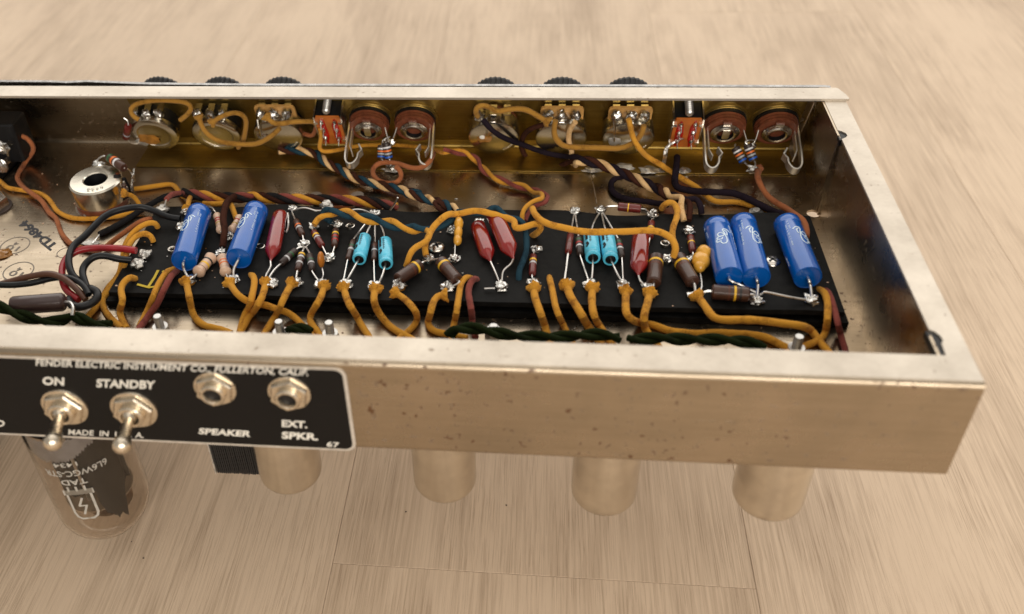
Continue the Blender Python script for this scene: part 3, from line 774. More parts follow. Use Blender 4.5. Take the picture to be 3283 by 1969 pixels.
# solder joints and stains
m_ = MB()
for c, u, v, z, sx, sy in (('E', 1470, 1050, ZF + .08, .5, .25), ('E', 1840, 1010, ZF + .08, .5, .28), ('E', 2140, 1050, ZF + .08, .6, .35), ('F', 295, 985, ZF + .1, .35, .3), ('D', 950, 1090, ZF + .1, .45, .3)):
    p = atz(c, u, v, z); m_.blob(p, sx, sy, .14, OLDSOLDER, 16, 6, .4, True)
m_.build('solder_joint', chassis, kind='stuff')
m_ = MB(); p = atz('B', 850, 525, ZF + .02); m_.blob(p, .55, .35, .12, OLDSOLDER, 14, 5, .4, True); m_.build('ground_solder', chassis)
m_ = MB(); p = atz('P', 8, 815, ZF + .01); m_.blob(p, .55, .42, .16, FLUX, 16, 5, .3, True); m_.build('flux_stain', chassis)

# stamped ink on the chassis floor
m_ = MB()
o0 = atz('B', 545, 545, ZF); o1 = atz('B', 175, 320, ZF); d = (o1 - o0); up = atz('B', 480, 600, ZF) - o0
L = d.length; dn = d.normalized()
put_text(m_, 'TD4864', atz('P', 188, 786, ZF), atz('P', 84, 704, ZF), atz('P', 160, 806, ZF), INK, (0, 0, 1), .045, .004); m_.build('stamped_code', chassis)
m_ = MB()
for u, v, tx_ in ((48, 787, '10'), (59, 869, '10')):
    c0 = atz('P', u, v, ZF + .005); r = .70
    m_.M = Matrix.Translation(c0); m_.lathe([(0, r), (0, r + .06), (.004, r + .06), (.004, r), (0, r)], FAINT, 40); m_.M = Matrix()
    put_text(m_, '10', c0 + Vector((.35, -.1, 0)), c0 + Vector((-.35, .05, 0)), c0 + Vector((.28, -.5, 0)), FAINT, (0, 0, 1), .01, .003)
    put_text(m_, '4', c0 + Vector((.15, .25, 0)), c0 + Vector((-.12, .3, 0)), c0 + Vector((.12, -.02, 0)) + Vector((0, .0, 0)), FAINT, (0, 0, 1), .01, .003)
m_.M = Matrix.Translation(atz('P', 210, 810, ZF + .005)); m_.lathe([(0, .4), (0, .44), (.004, .44), (.004, .4), (0, .4)], FAINT, 40)
m_.build('inspection_stamp', chassis)
# lint and solder crumbs lying in the chassis
m_ = MB()
for k in range(230):
    x = random.uniform(-44, -2); y = random.uniform(6.5, 20); z = ZF
    if -34 < x < -1.8 and 8 < y < 15.2: z = ZB + .02
    r = random.uniform(.012, .035) * (1.6 if random.random() < .08 else 1)
    m_.blob((x, y, z + r * .6), r * random.uniform(1, 2.2), r, r * .7, random.choice((OLDSOLDER, CTAN, CTAN, FLUX, CONE)), 5, 3)
m_.build('lint', None, kind='stuff')

# ------------------------------------------------------------------ components
def axial(name, cat, label, A, B, prof, leads, group=None, seg=20, leadr=.045, sq=1.0, xh=(1, 0, 0), solid=BLACK, body='body', wob=0):
    A = PT(*A) if isinstance(A, tuple) else A; B = PT(*B) if isinstance(B, tuple) else B
    t = thing(name, label, cat, (A + B) / 2, group)
    L = (B - A).length; m_ = MB(); m_.M = frame(A, B - A, xh)
    m_.lathe([(p[0] * L,) + tuple(p[1:]) for p in prof], solid, seg, sq, wob=wob); m_.build(body, t)
    for P in leads:
        if not P: continue
        m_ = MB(); m_.tube(smooth_path(P, 5), leadr, LEAD, 7); m_.build('lead', t)
    return t, A, B
def A_(c, u, v, z): return (c, (u, v, z))
def rprof(r, base, bands, w=.09):
    pr = [(0, r * .8, base), (.04, r, base)]; 
    for tt, col in bands:
        pr += [(tt, r, base), (tt, r * 1.015, BAND[col]), (tt + w, r * 1.015, BAND[col]), (tt + w, r, base)]
    return pr + [(.96, r, base), (1, r * .8, base), (1, .0001, base)]
def resistor(label, c, a, b, base, bands, la=None, lb=None, r=.165, w=.085, lr=.045, z=None, wa=(), wb=()):
    z = ZB + r + .04 if z is None else z
    A = PT(c, (a[0], a[1], a[2] if len(a) > 2 else z)); B = PT(c, (b[0], b[1], b[2] if len(b) > 2 else z))
    leads = []
    for E_, end, way in ((A, la, wa), (B, lb, wb)):
        if end:
            T = PT(c, end if (len(end) > 2) else (end[0], end[1], ZB + .1)); o = (E_ - (B if E_ is A else A)).normalized()
            P = [E_ - o * .05, E_ + o * .18] + PTS(c, [tuple(q) if len(q) > 2 else (q[0], q[1], z) for q in way]) + [T]
            leads.append(P)
    return axial('resistor', 'resistor', label, A, B, rprof(r, base, bands, w), leads, 'resistors on the board', solid=base, leadr=lr)
R = resistor
R('small brown resistor with orange and silver bands right of the leftmost red capacitor', 'H', (440, 320), (500, 455), CBROWN, [(.35, 'orange'), (.52, 'silver')], (405, 245), (515, 545))
R('maroon resistor with yellow and silver bands leaning right below the twisted wires', 'H', (610, 425), (690, 560), CRED, [(.25, 'yellow'), (.42, 'silver')], (612, 390), (745, 670))
R('short brown and red resistor with a yellow band standing beside the leaning maroon one', 'H', (820, 405), (808, 560), CBROWN, [(.25, 'yellow'), (.45, 'red'), (.66, 'red')], (830, 365), (780, 660))
R('dark resistor with green and silver bands slanting down to the left from the centre joint', 'H', (440, 600), (300, 728), CDARK, [(.3, 'green'), (.58, 'silver')], (515, 565), (180, 895), wb=[(235, 790), (195, 850)])
R('dark resistor with yellow and silver bands hanging straight below the centre joint', 'H', (500, 630), (458, 790), CBROWN, [(.08, 'yellow'), (.25, 'silver'), (.58, 'silver')], (522, 575), (440, 900))
R('dark resistor with green and silver bands leaning right beside the orange disc', 'H', (572, 645), (597, 790), CDARK, [(.36, 'green'), (.56, 'silver')], (535, 570), (665, 905))
R('thin brown resistor left of the first light blue capacitor', 'H', (990, 510), (938, 685), CBROWN, [(.30, 'green'), (.48, 'silver')], (1180, 280), (890, 915), wa=[(1110, 340)], r=.15)
R('thin brown resistor between the two light blue capacitors on the left', 'H', (1192, 535), (1185, 690), CBROWN, [(.18, 'brown'), (.45, 'silver')], (1195, 275), (1190, 925), r=.15)
R('thick brown resistor with a yellow band leaning left beside the round screw', 'I', (285, 735), (75, 880), CBROWN, [(.18, 'yellow'), (.36, 'brown')], (370, 695), (85, 965), r=.30, w=.08, lr=.06, wb=[(40, 905)])
R('thick brown resistor with a yellow band leaning right below the round screw', 'I', (480, 705), (640, 890), CBROWN, [(.2, 'yellow'), (.36, 'brown')], (375, 705), (560, 965), r=.30, w=.08, lr=.06)
R('small maroon resistor with yellow and silver bands beside the loose blue wire', 'I', (1365, 650), (1355, 830), CRED, [(.26, 'yellow'), (.42, 'silver')], (1395, 610), (1368, 925))
R('plain maroon resistor on long leads, leftmost of the right hand group', 'J', (370, 430), (347, 600), CRED, [(.5, 'brown')], (402, 240), (312, 880), r=.165)
R('dark resistor with green, red and white bands left of the two joined light blue capacitors', 'J', (443, 465), (457, 615), CDARK, [(.15, 'green'), (.35, 'red'), (.52, 'white')], (410, 240), (545, 890), wb=[(480, 700)])
R('dark resistor with green, red and white bands right of the two joined light blue capacitors', 'J', (803, 485), (836, 640), CDARK, [(.15, 'green'), (.35, 'red'), (.52, 'white')], (665, 232), (852, 890))
R('long maroon resistor with a yellow band bridging two joints at the far edge', 'J', (803, 178, ZB + .5), (1012, 200, ZB + .5), CRED, [(.28, 'brown'), (.43, 'yellow')], (650, 215), (1120, 262), r=.21, w=.05, wa=[(700, 182, ZB + .45)], wb=[(1070, 215, ZB + .4)])
R('red resistor with a yellow band mostly under the long yellow wire', 'J', (1110, 320), (1095, 460), CRED, [(.4, 'yellow')], (1130, 285), (1075, 560))
R('thick brown resistor with a yellow band standing right of the third red capacitor', 'J', (1155, 640), (1130, 880), CBROWN, [(.22, 'yellow'), (.36, 'brown')], None, (1105, 930), r=.32, w=.07, lr=.06)
R('thick brown resistor with a yellow band leaning right beside the yellow double bead', 'J', (1350, 640), (1490, 875), CBROWN, [(.26, 'yellow'), (.38, 'brown')], None, (1515, 1000), r=.33, w=.07, lr=.06)
R('small dark red resistor with yellow and cream bands above the yellow double bead', 'J', (1465, 450), (1487, 590), CRED, [(.2, 'brown'), (.42, 'yellow')], (1450, 405), (1500, 660))
R('thick brown resistor with a yellow band lying sideways in front of the blue capacitors', 'K', (355, 905), (680, 930), CBROWN, [(.42, 'brown'), (.58, 'yellow'), (.72, 'black')], (215, 945), (735, 990), r=.33, w=.06, lr=.06)
def film(label, c, a, b, bands, la, lb, r=.15):
    z = ZB + .25; A = PT(c, (*a, z)); B = PT(c, (*b, z)); L = (B - A)
    pr = [(0, r * .5), (.03, r * 1.0), (.10, r * 1.28), (.2, r * 1.2), (.27, r)]
    for tt, col in bands: pr += [(tt, r * 1.0), (tt, r * 1.02, BAND[col]), (tt + .07, r * 1.02, BAND[col]), (tt + .07, r)]
    pr += [(.73, r), (.8, r * 1.2), (.90, r * 1.28), (.97, r), (1, r * .5), (1, .0001)]
    P1 = [A, PT(c, (*la, ZB + .12))] if la else None; P2 = [B, PT(c, (*lb, ZB + .12))] if lb else None
    axial('resistor', 'resistor', label, A, B, [(p[0], p[1], p[2] if len(p) > 2 else CTAN) for p in pr], [P1, P2], 'resistors on the board', solid=CTAN)
film('tan resistor with red and gold bands behind the dark brown wire', 'G', (1025, 260), (1062, 425), [(.3, 'red'), (.42, 'red'), (.55, 'gold')], (985, 200), (1130, 480), .17)
film('tan resistor tucked behind the second dark blue capacitor', 'G', (1250, 280), (1158, 420), [(.3, 'red'), (.55, 'gold')], None, (1125, 460), .17)
film('tan resistor with a yellow band lying right of the first dark blue capacitor', 'G', (985, 655), (835, 825), [(.1, 'brown'), (.29, 'black'), (.50, 'yellow'), (.72, 'brown')], (1050, 640), (775, 895), .24)
film('tan resistor with red and orange bands left of the second dark blue capacitor', 'G', (1078, 660), (1112, 825), [(.1, 'red'), (.32, 'orange'), (.48, 'orange'), (.75, 'brown')], (1065, 635), (1140, 895), .22)
def rfree(label, pts, c, bands, r=.17, base=CDARK, la=(), lb=(), group='resistors on the controls'):
    A, B = PTS(c, pts)
    axial('resistor', 'resistor', label, A, B, rprof(r, base, bands, .1), [[A] + PTS(c, la) if la else None, [B] + PTS(c, lb) if lb else None], group, solid=base)
rfree('brown resistor with green, orange and white bands arching over the loose trim pot', [(1030, 895, -2.2), (1180, 1005, -2.2)], 'A', [(.15, 'green'), (.35, 'orange'), (.53, 'white')], .24, CBROWN, [(970, 895, -2.2), (905, 945, -2.7)], [(1225, 1020, -2.6), (1258, 1060, -3.0)])
rfree('dark brown resistor hanging at the left side of the leftmost control', [(1222, 600, '1.6'), (1200, 720, '1.6')], 'A', [(.4, 'brown'), (.6, 'grey')], .2, CRED, [(1215, 560, '1.4'), (1180, 530, '1.3')], [(1235, 760, '1.6'), (1300, 775, '1.5'), (1330, 745, '1.35')])
b4 = [(.22, 'white'), (.42, 'orange'), (.60, 'grey'), (.80, 'blue')]
rfree('banded resistor on the left of the pair between the left input jacks', [(830, 800, '1.9'), (822, 960, '2.5')], 'D', b4, .21, la=[(850, 740, '1.6'), (930, 700, '1.5')], lb=[(850, 990, '2.6'), (890, 1040, '2.7')])
rfree('banded resistor on the right of the pair between the left input jacks', [(880, 770, '1.9'), (918, 965, '2.5')], 'D', b4, .22, la=[(870, 740, '1.6'), (930, 700, '1.5')], lb=[(935, 1000, '2.6'), (920, 1050, '2.7')])
rfree('banded resistor on the left of the pair between the right input jacks', [(845, 735, '1.7'), (940, 895, '2.4')], 'F', b4, .22, la=[(850, 700, '1.5')], lb=[(975, 920, '2.5'), (1000, 960, '2.6')])
rfree('banded resistor on the right of the pair between the right input jacks', [(975, 705, '1.7'), (1045, 875, '2.4')], 'F', b4, .22, la=[(955, 680, '1.6'), (990, 660, '1.5'), (1060, 660, '1.4')], lb=[(1060, 900, '2.5'), (1055, 940, '2.6'), (1020, 965, '2.6')])

# dark blue electrolytic capacitors
def wrap_strokes(m_, A, B, strokes, r, mat, w=.04, side=0):
    """pen strokes printed round a cylinder: (a cm from A, s cm round from the top line)"""
    ax = (B - A).normalized(); up = Vector((0, 0, 1)); up = (up - ax * up.dot(ax)).normalized(); sd = ax.cross(up)
    for S in strokes:
        S = smooth_path([Vector((a, s, 0)) for a, s in S], 5); vs = []; fs = []; n = len(S)
        for i in range(n):
            t = (S[min(i + 1, n - 1)] - S[max(i - 1, 0)]).normalized(); q = Vector((-t.y, t.x, 0)) * w / 2
            for rr in (r + .003, r + .010):
                for p in (S[i] + q, S[i] - q):
                    th = p.y / r + side; vs.append(A + ax * p.x + (up * math.cos(th) + sd * math.sin(th)) * rr)
        for i in range(n - 1):
            b = 4 * i
            for k0, k1 in ((0, 1), (1, 3), (3, 2), (2, 0)): fs.append((b + k0, b + 4 + k0, b + 4 + k1, b + k1))
        m_.add(vs, fs, mat, True)
LOGO = [[(1.05, .28), (.92, .10), (.98, -.05), (1.2, .0), (1.55, .05), (1.75, .0), (1.82, -.15), (1.70, -.25)],
        [(1.25, -.02), (1.15, -.16), (1.22, -.30), (1.36, -.26), (1.36, -.10), (1.28, -.02)],
        [(1.36, -.12), (1.42, -.34), (1.52, -.34), (1.54, -.18), (1.45, -.12)],
        [(1.5, -.3), (1.6, -.42), (1.68, -.36), (1.64, -.2)], [(1.0, .02), (1.1, .12), (1.3, .1)]]
def bluecap(label, c, a, b, la, r=.60, side=-.1, flip=1, text=True, leadfar=None):
    z = ZB + r + .02; A = PT(c, (*a, z)); B = PT(c, (*b, z)); L = (B - A).length
    t = thing('electrolytic_capacitor', label, 'capacitor', (A + B) / 2, 'dark blue capacitors on the board')
    m_ = MB(); m_.M = frame(A, B - A, (0, 0, 1))
    m_.lathe([(.10, .3), (0, r * .78), (.02, r * .90), (.10, r), (L * .1, r * 1.0), (L * .115, r * .965), (L * .13, r * .965), (L * .15, r), (L - .08, r * 1.0), (L - .01, r * .975), (L, r * .93), (L - .03, r * .88)], BLUE, 44); m_.build('sleeve', t)
    m_ = MB(); m_.M = frame(A, B - A, (0, 0, 1)); m_.lathe([(L - .05, r * .9), (L - .06, r * .6), (L - .10, r * .2), (L - .10, .001)], BLUEEND, 36); m_.build('end_seal', t)
    m_ = MB()
    ax = (B - A).normalized()
    P = [B - ax * .1, B + ax * .2] + PTS(c, la); m_.tube(smooth_path(P, 5), .065, LEAD, 8); m_.build('lead', t)
    if leadfar:
        m_ = MB(); m_.tube(smooth_path([A + ax * .1, A - ax * .15] + PTS(c, leadfar), 5), .06, LEAD, 8); m_.build('lead', t)
    k = L / 3.2; st = [[(x * k, s * flip) for x, s in S] for S in LOGO]
    m_ = MB(); wrap_strokes(m_, A, B, st, r, PALE, .05, side)
    if text:
        tiny = []
        for row in range(2):
            x = (.75 if row else .55) * k
            while x < (1.9 if row else 1.0) * k:
                tiny.append([(x, (.34 + row * .13) * flip), (x + .05, (.40 + row * .13) * flip)]); x += random.choice((.085, .085, .17))
        wrap_strokes(m_, A, B, tiny, r, PALE, .022, side)
    m_.build('printed_logo', t, kind='stuff')
bluecap('first dark blue capacitor from the left, next to the black wires', 'G', (862, 235), (712, 705), [(715, 790, ZB + .35), (762, 880, ZB + .15)], flip=-1, side=.25, leadfar=[(940, 185, ZB + .4), (985, 200, ZB + .2)])
bluecap('second dark blue capacitor from the left, next to the red capacitor', 'G', (1405, 215), (1232, 680), [(1185, 790, ZB + .35), (1190, 890, ZB + .15)], flip=-1, side=.25)
bluecap('left one of the two touching dark blue capacitors at the right', 'K', (395, 330), (510, 785), [(610, 850, ZB + .4), (740, 915, ZB + .2)], flip=-1, side=-.1)
bluecap('right one of the two touching dark blue capacitors, beside the cross head screw', 'K', (622, 300), (742, 785), [(755, 850, ZB + .4), (750, 940, ZB + .2)], flip=1, side=-.2)
bluecap('rightmost dark blue capacitor, standing alone near the end wall', 'K', (1000, 305), (1188, 785), [(1210, 860, ZB + .4), (1222, 960, ZB + .2)], flip=1, side=-.25)
# light blue capacitors
def cyancap(label, c, a, b, la, lb, r=.33):
    z = ZB + r + .04; A = PT(c, (*a, z)); B = PT(c, (*b, z)); L = (B - A).length
    pr = [(0, r * .5, CYAN), (.0, r * .9, CYAN), (.04, r, CYAN), (.80, r, CYAN), (.83, r * .9, CYAN), (.86, r * .9, CYAN), (.89, r, CYAN), (.97, r, CYAN), (1, r * .93, CYAN), (1.0, r * .68, BLACK), (.97, r * .62, BLACK), (.97, .001, BLACK)]
    ax = (B - A).normalized()
    t, A, B = axial('electrolytic_capacitor', 'capacitor', label, A, B, pr, [[A] + PTS(c, la), [B - ax * .1] + PTS(c, lb)], 'light blue capacitors on the board', seg=28, solid=BLACK)
    m_ = MB(); side = .75
    wrap_strokes(m_, A, B, [[(L * .05, 0), (L * .42, 0)], [(L * .52, .03), (L * .62, -.04), (L * .70, .05)]], r, BLACK, .13, side)
    wrap_strokes(m_, A, B, [[(x, -.22), (x + .035, -.14)] for x in [L * .12 + .085 * i for i in range(10)]], r, BLACK, .03, side)
    wrap_strokes(m_, A, B, [[(x, -.24), (x, -.14)] for x in [L * .12 + .17 * i for i in range(5)]], r, BLACK, .025, side)
    m_.build('printed_marking', t, kind='stuff')
cyancap('light blue capacitor printed 22 microfarad, leftmost of the four', 'H', (1095, 480), (1042, 690), [(1130, 400, ZB + .3), (1190, 280, ZB + .1)], [(960, 830, ZB + .3), (905, 920, ZB + .1)])
cyancap('light blue capacitor second from the left, on its own leads', 'H', (1290, 515), (1298, 735), [(1265, 400, ZB + .3), (1200, 280, ZB + .1)], [(1260, 850, ZB + .3), (1215, 930, ZB + .1)])
cyancap('left one of the two light blue capacitors under the long yellow wire', 'J', (552, 430), (575, 650), [(580, 330, ZB + .3), (630, 240, ZB + .1)], [(572, 750, ZB + .3), (560, 880, ZB + .1)], r=.35)
cyancap('right one of the two light blue capacitors under the long yellow wire', 'J', (700, 430), (735, 665), [(670, 320, ZB + .3), (655, 240, ZB + .1)], [(790, 780, ZB + .3), (855, 890, ZB + .1)], r=.35)
for m__ in ():
    pass
# dipped red capacitors
def redcap(label, c, a, b, tip, lead, r=.37, h=None, w2=.8):
    z = ZB + (h or r + .05); A = PT(c, (*a, z)); B = PT(c, (*tip, z - .1)); L = (B - A).length
    pr = [(0, .0001), (0, r * .72), (.02, r * .90), (.06, r * .97), (.3, r), (.74, r), (.79, r * .93), (.87, r * .58), (.96, r * .2), (1, .05)]
    axial('film_capacitor', 'capacitor', label, A, B, [(p[0], p[1], REDCAP) for p in pr], [[B] + PTS(c, lead)], 'dipped red capacitors on the board', seg=24, solid=REDCAP, sq=w2, xh=(1, 0, .3), wob=.06)
redcap('dipped red capacitor beside the second dark blue one, leftmost red one', 'H', (290, 250), (0, 0), (200, 705), [(200, 760, ZB + .3), (155, 850, ZB + .15), (185, 895, ZB + .1)], .40)
redcap('dipped red capacitor in the middle, lying under the blue and yellow twist', 'I', (830, 350), (0, 0), (958, 710), [(1000, 800, ZB + .25), (1040, 900, ZB + .1)], .37)
redcap('dipped red capacitor in the middle raised to the right of its twin', 'I', (985, 240), (0, 0), (1175, 680), [(1150, 730, ZB + .5), (1080, 800, ZB + .35), (1065, 900, ZB + .1)], .42, h=.8)
redcap('dipped red capacitor with one end under the long yellow wire', 'J', (1012, 425), (0, 0), (990, 810), [(1010, 860, ZB + .25), (1060, 910, ZB + .1)], .40)
def bead(label, c, blobs, mat, leads, name='bead_capacitor'):
    t = thing(name, label, 'capacitor', PT(c, blobs[0][:3]), 'small bead capacitors'); m_ = MB()
    for u, v, z, rx, ry, rz in blobs: m_.blob(PT(c, (u, v, z)), rx, ry, rz, mat, 18, 12, .05)
    m_.build('body', t)
    for L_ in leads: m_ = MB(); m_.tube(smooth_path(PTS(c, L_), 4), .035, LEAD, 6); m_.build('lead', t)
bead('yellow bead capacitor with two lobes hanging below the twisted wires', 'I', [(655, 350, ZB + .7, .22, .42, .30), (650, 430, ZB + .6, .2, .4, .28), (645, 500, ZB + .45, .2, .36, .26)], YELCAP, [[(620, 545, ZB + .4), (615, 690, ZB + .15)], [(655, 310, ZB + .8), (640, 250, ZB + .9)]])
bead('yellow bead capacitor with two rounded lobes left of the touching blue capacitors', 'K', [(288, 565, ZB + .6, .34, .36, .34), (262, 635, ZB + .45, .40, .50, .38), (252, 685, ZB + .4, .26, .32, .28)], YELCAP, [[(240, 600, ZB + .4), (190, 650, ZB + .1)], [(255, 740, ZB + .3), (268, 860, ZB + .3), (235, 935, ZB + .2)]])
bead('small orange disc capacitor standing between the dark resistors and the solder joint', 'H', [(680, 690, ZB + .55, .16, .3, .42)], ORCAP, [[(690, 770, ZB + .3), (700, 840, ZB + .3), (672, 905, ZB + .1)]])
# brown tubular capacitor at the left
t, a, b = axial('tubular_capacitor', 'capacitor', 'long brown tubular capacitor lying just inside the rear wall at the left', A_('B', 105, 1130, -3.0), A_('B', 625, 1092, -3.0), [(0, .25, BROWNTUBE), (.02, .38, BROWNTUBE), (.06, .42, BROWNTUBE), (.93, .42, BROWNTUBE), (.975, .36, BROWNTUBE), (1, .22, BROWNTUBE), (1, .001, BROWNTUBE)],
      [PTS('B', [(620, 1095, -3.0), (670, 1105, -3.0), (695, 1150, -3.0), (688, 1220, -3.2)])], seg=28, leadr=.08, solid=BROWNTUBE)

# ------------------------------------------------------------------ wires
def wire(label, pts, col, r=.155, cat='wire', group=None, fray=None, pvc=False, jit=.028):
    P = resample(smooth_path(pts, 8), .16); sd = random.random() * 90
    P = [p + Vector((noise.noise(Vector((i * .12, sd, 0))), noise.noise(Vector((i * .12, sd, 9))), .6 * noise.noise(Vector((i * .12, sd, 5))))) * jit * 2 for i, p in enumerate(P)]
    lim = ZB + r + bz(0) * 0 + .06
    for i, p in enumerate(P):
        if 2 < i < len(P) - 3 and -34.5 < p.x < -1.6 and 7.75 < p.y < 15.2 and p.z < lim:
            P[i] = CC + (p - CC) * ((lim - CC.z) / (p.z - CC.z))
    for _ in range(2): P = [P[0]] + [(P[i - 1] + P[i] * 2 + P[i + 1]) / 4 for i in range(1, len(P) - 1)] + [P[-1]]
    mat = PVC[col] if pvc else CL[col]
    m_ = MB(); m_.tube(P, r, mat, 10, (lambda t: 1) if pvc else (lambda t: 1 + .11 * noise.noise(Vector((t * 30, sd, 0)))))
    o = m_.build('wire', None, loc=P[len(P) // 2]); tag(o, label, cat, group or 'hook-up wires')
    for end in (fray or ()):
        i, j = (0, 1) if end == 0 else (-1, -2)
        d = (P[i] - P[j]).normalized(); m_ = MB(); m_.M = frame(P[i] - d * .1, d)
        seg = 22; vs = []; k = 5
        for q in range(k):
            for s in range(seg):
                a = 2 * math.pi * s / seg; f = q / (k - 1)
                rr = r * (1.0 + f * (.75 + .6 * random.random())) if q < k - 1 else r * (1.5 + .9 * random.random())
                vs.append((rr * math.cos(a), rr * math.sin(a), f * .22 + (.12 * random.random() if q == k - 1 else 0)))
        fs = [(q * seg + s, q * seg + (s + 1) % seg, (q + 1) * seg + (s + 1) % seg, (q + 1) * seg + s) for q in range(k - 1) for s in range(seg)]
        fs.append(tuple((k - 1) * seg + s for s in range(seg)))
        m_.add(vs, fs, mat, False); m_.build('frayed_end', o)
    return o
def W(label, c, pts, col, **k): return wire(label, PTS(c, pts), col, **k)
def twist(labels, c, pts, cols, r=.125, R_=None, pitch=2.0, ph=0, group='twisted wires', pvc=False, extra=None):
    P = resample(smooth_path(PTS(c, pts), 8), .12); n = len(P); R_ = R_ or r * 1.15
    for k, (lab, col) in enumerate(zip(labels, cols)):
        Q = []; 
        for i, p in enumerate(P):
            t = (P[min(i + 1, n - 1)] - P[max(i - 1, 0)]).normalized(); up = Vector((0, 0, 1)); sdv = t.cross(up).normalized(); up = sdv.cross(t)
            a = ph + 2 * math.pi * (i * .12 / pitch + k / len(cols)); Q.append(p + (sdv * math.cos(a) - up * math.sin(a) * .9) * R_)
        if extra and extra[k]:
            pre, post = extra[k]; Q = (PTS(c, pre) if pre else []) + Q[::3] + ([Q[-1]] if not post else PTS(c, post))
        else: Q = Q[::2]
        wire(lab, Q, col, r, group=group, pvc=pvc[k] if isinstance(pvc, (list, tuple)) else pvc, jit=.015)

ZN = ZF + .17
# from the left of the photograph, inside the chassis
W('rust coloured cloth wire curving from the terminal block across the stamped floor', 'A', [(125, 705, -2.6), (230, 705, -2.6), (300, 770, -3.0), (310, 850, -3.6), (235, 955, ZN), (172, 1070, ZN), (190, 1150, ZN), (290, 1240, ZN + .2), (400, 1320, ZN + .1), (470, 1430, ZN), ('B', 530, 300, ZN), ('B', 580, 430, ZN), ('B', 680, 545, ZN), ('B', 830, 590, ZN), ('B', 960, 600, ZN), ('B', 1080, 510, ZN + .1), ('B', 1230, 400, ZN + .5), ('B', 1360, 315, -3.2), ('B', 1450, 300, -3.3)], 'rust', r=.13, fray=(0,))
W('yellow cloth wire entering at the left edge and running under the black wires', 'A', [(-70, 1080, ZN + .3), (0, 1130, ZN), (80, 1200, ZN), (240, 1220, ZN), (400, 1260, ZN), (500, 1350, ZN), (560, 1430, ZN), ('B', 700, 290, ZN), ('B', 900, 298, ZN), ('B', 1100, 278, ZN), ('B', 1290, 230, ZN)], 'yellow', r=.13)
W('short yellow cloth wire leaving the lug of the loose trim pot', 'A', [(1195, 1255, -3.4), (1270, 1275, -3.7), (1320, 1340, -4.1), (1338, 1390, ZN)], 'yellow', r=.12, fray=(0,))
W('thick black plastic wire arching from the grommet to the first dark blue capacitor', 'B', [(760, 900, -3.4), (690, 830, -3.2), (648, 700, -3.0), (690, 570, -2.9), (800, 470, -2.8), (900, 370, -2.7), (1020, 265, -2.6), (1180, 205, -2.6), (1340, 190, -2.8), (1470, 225, -3.0), (1600, 280, -3.2), (1720, 300, -3.3)], 'black', r=.17, pvc=True)
W('black cloth wire with one bare end soldered to the chassis floor', 'B', [(945, 450, ZN), (1050, 400, ZN), (1180, 325, ZN), (1320, 235, ZN + .05), (1440, 160, -3.8), (1560, 95, -3.7), ('G', 560, 80, -3.7), ('G', 700, 60, -3.7)], 'black', r=.16)
m_ = MB(); m_.tube(smooth_path(PTS('B', [(950, 450, ZN), (920, 490, ZF + .1), (880, 540, ZF + .1)]), 4), .05, LEAD, 6); m_.build('bare_wire', chassis)
W('short black plastic wire bending over to the grey solder pads', 'B', [(830, 970, -3.4), (800, 880, -3.2), (785, 790, -3.1), (830, 710, -3.0), (910, 662, -2.9), (1020, 655, -2.95), (1130, 680, -3.1), (1250, 695, -3.3)], 'black', r=.17, pvc=True)
W('red plastic wire ending at the grey solder pads', 'B', [(750, 1075, -3.6), (650, 990, -3.5), (595, 890, -3.4), (598, 760, -3.3), (650, 660, -3.2), (760, 600, -3.1), (900, 578, -3.1), (1050, 582, -3.1), (1180, 592, -3.15), (1300, 605, -3.2)], 'red', r=.17, pvc=True)
twist(['brown plastic wire twisted with a black one at the left edge of the photograph', 'black plastic wire twisted with a brown one at the left edge of the photograph'], 'B', [(-80, 935, -3.3), (100, 915, -3.3), (300, 880, -3.2), (480, 845, -3.1), (640, 870, -3.1), (760, 950, -3.2), (830, 1050, -3.4)], ('brown', 'black'), r=.15, pitch=6.5, ph=2.2, pvc=(True, True), group='plastic wires to the grommet')
t = thing('rubber_grommet', 'black rubber ring with the plastic wires passing through it at the left', 'grommet', PT('B', (800, 1050, ZF)))
m_ = MB(); P = PTS('B', [(860, 965, -3.3), (920, 1000, -3.4), (920, 1060, -3.5), (850, 1115, -3.6), (750, 1140, -3.6), (680, 1120, -3.6), (660, 1070, -3.6), (700, 1060, -3.8), (790, 1030, -3.8), (840, 985, -3.5)]); m_.tube(smooth_path(P + [P[0]], 6), .19, RUBBER, 12); m_.build('ring', t)
W('yellow cloth wire hooked over the left end of the board, upper one', 'B', [(1500, 385, ZB), (1490, 350, ZB + .25), (1440, 335, ZB + .4), (1350, 365, ZB + .4), (1260, 440, -3.5), (1200, 540, -3.7), (1170, 680, -3.8), (1140, 830, ZN), (1050, 930, ZN), (985, 1040, ZN), (985, 1140, ZN), (1040, 1230, ZN), (1130, 1310, ZN), (1170, 1350, ZN)], 'yellow', r=.145)
W('yellow cloth wire hooked over the left end of the board, lower one', 'B', [(1462, 520, ZB), (1440, 465, ZB + .3), (1370, 440, ZB + .4), (1280, 480, ZB + .2), (1220, 580, -3.5), (1195, 690, -3.7), (1160, 800, ZN), (1080, 930, ZN + .05), (980, 1060, ZN), (900, 1160, ZN), (830, 1240, ZN), (790, 1300, ZN)], 'yellow', r=.145)
W('curled yellow cloth wire coming up at the left front corner of the board', 'B', [(1285, 875, ZB), (1235, 855, ZB + .3), (1175, 900, ZB + .3), (1148, 970, -3.6), (1172, 1080, ZN), (1140, 1180, ZN), (1160, 1260, ZN), (1210, 1350, ZN)], 'yellow', r=.155)
W('yellow cloth wire beside the yellow crayon mark on the board', 'B', [(1655, 785, ZB), (1580, 820, ZB + .25), (1500, 940, ZB + .2), (1450, 1080, -3.9), (1390, 1200, ZN), (1320, 1330, ZN)], 'yellow', r=.14)
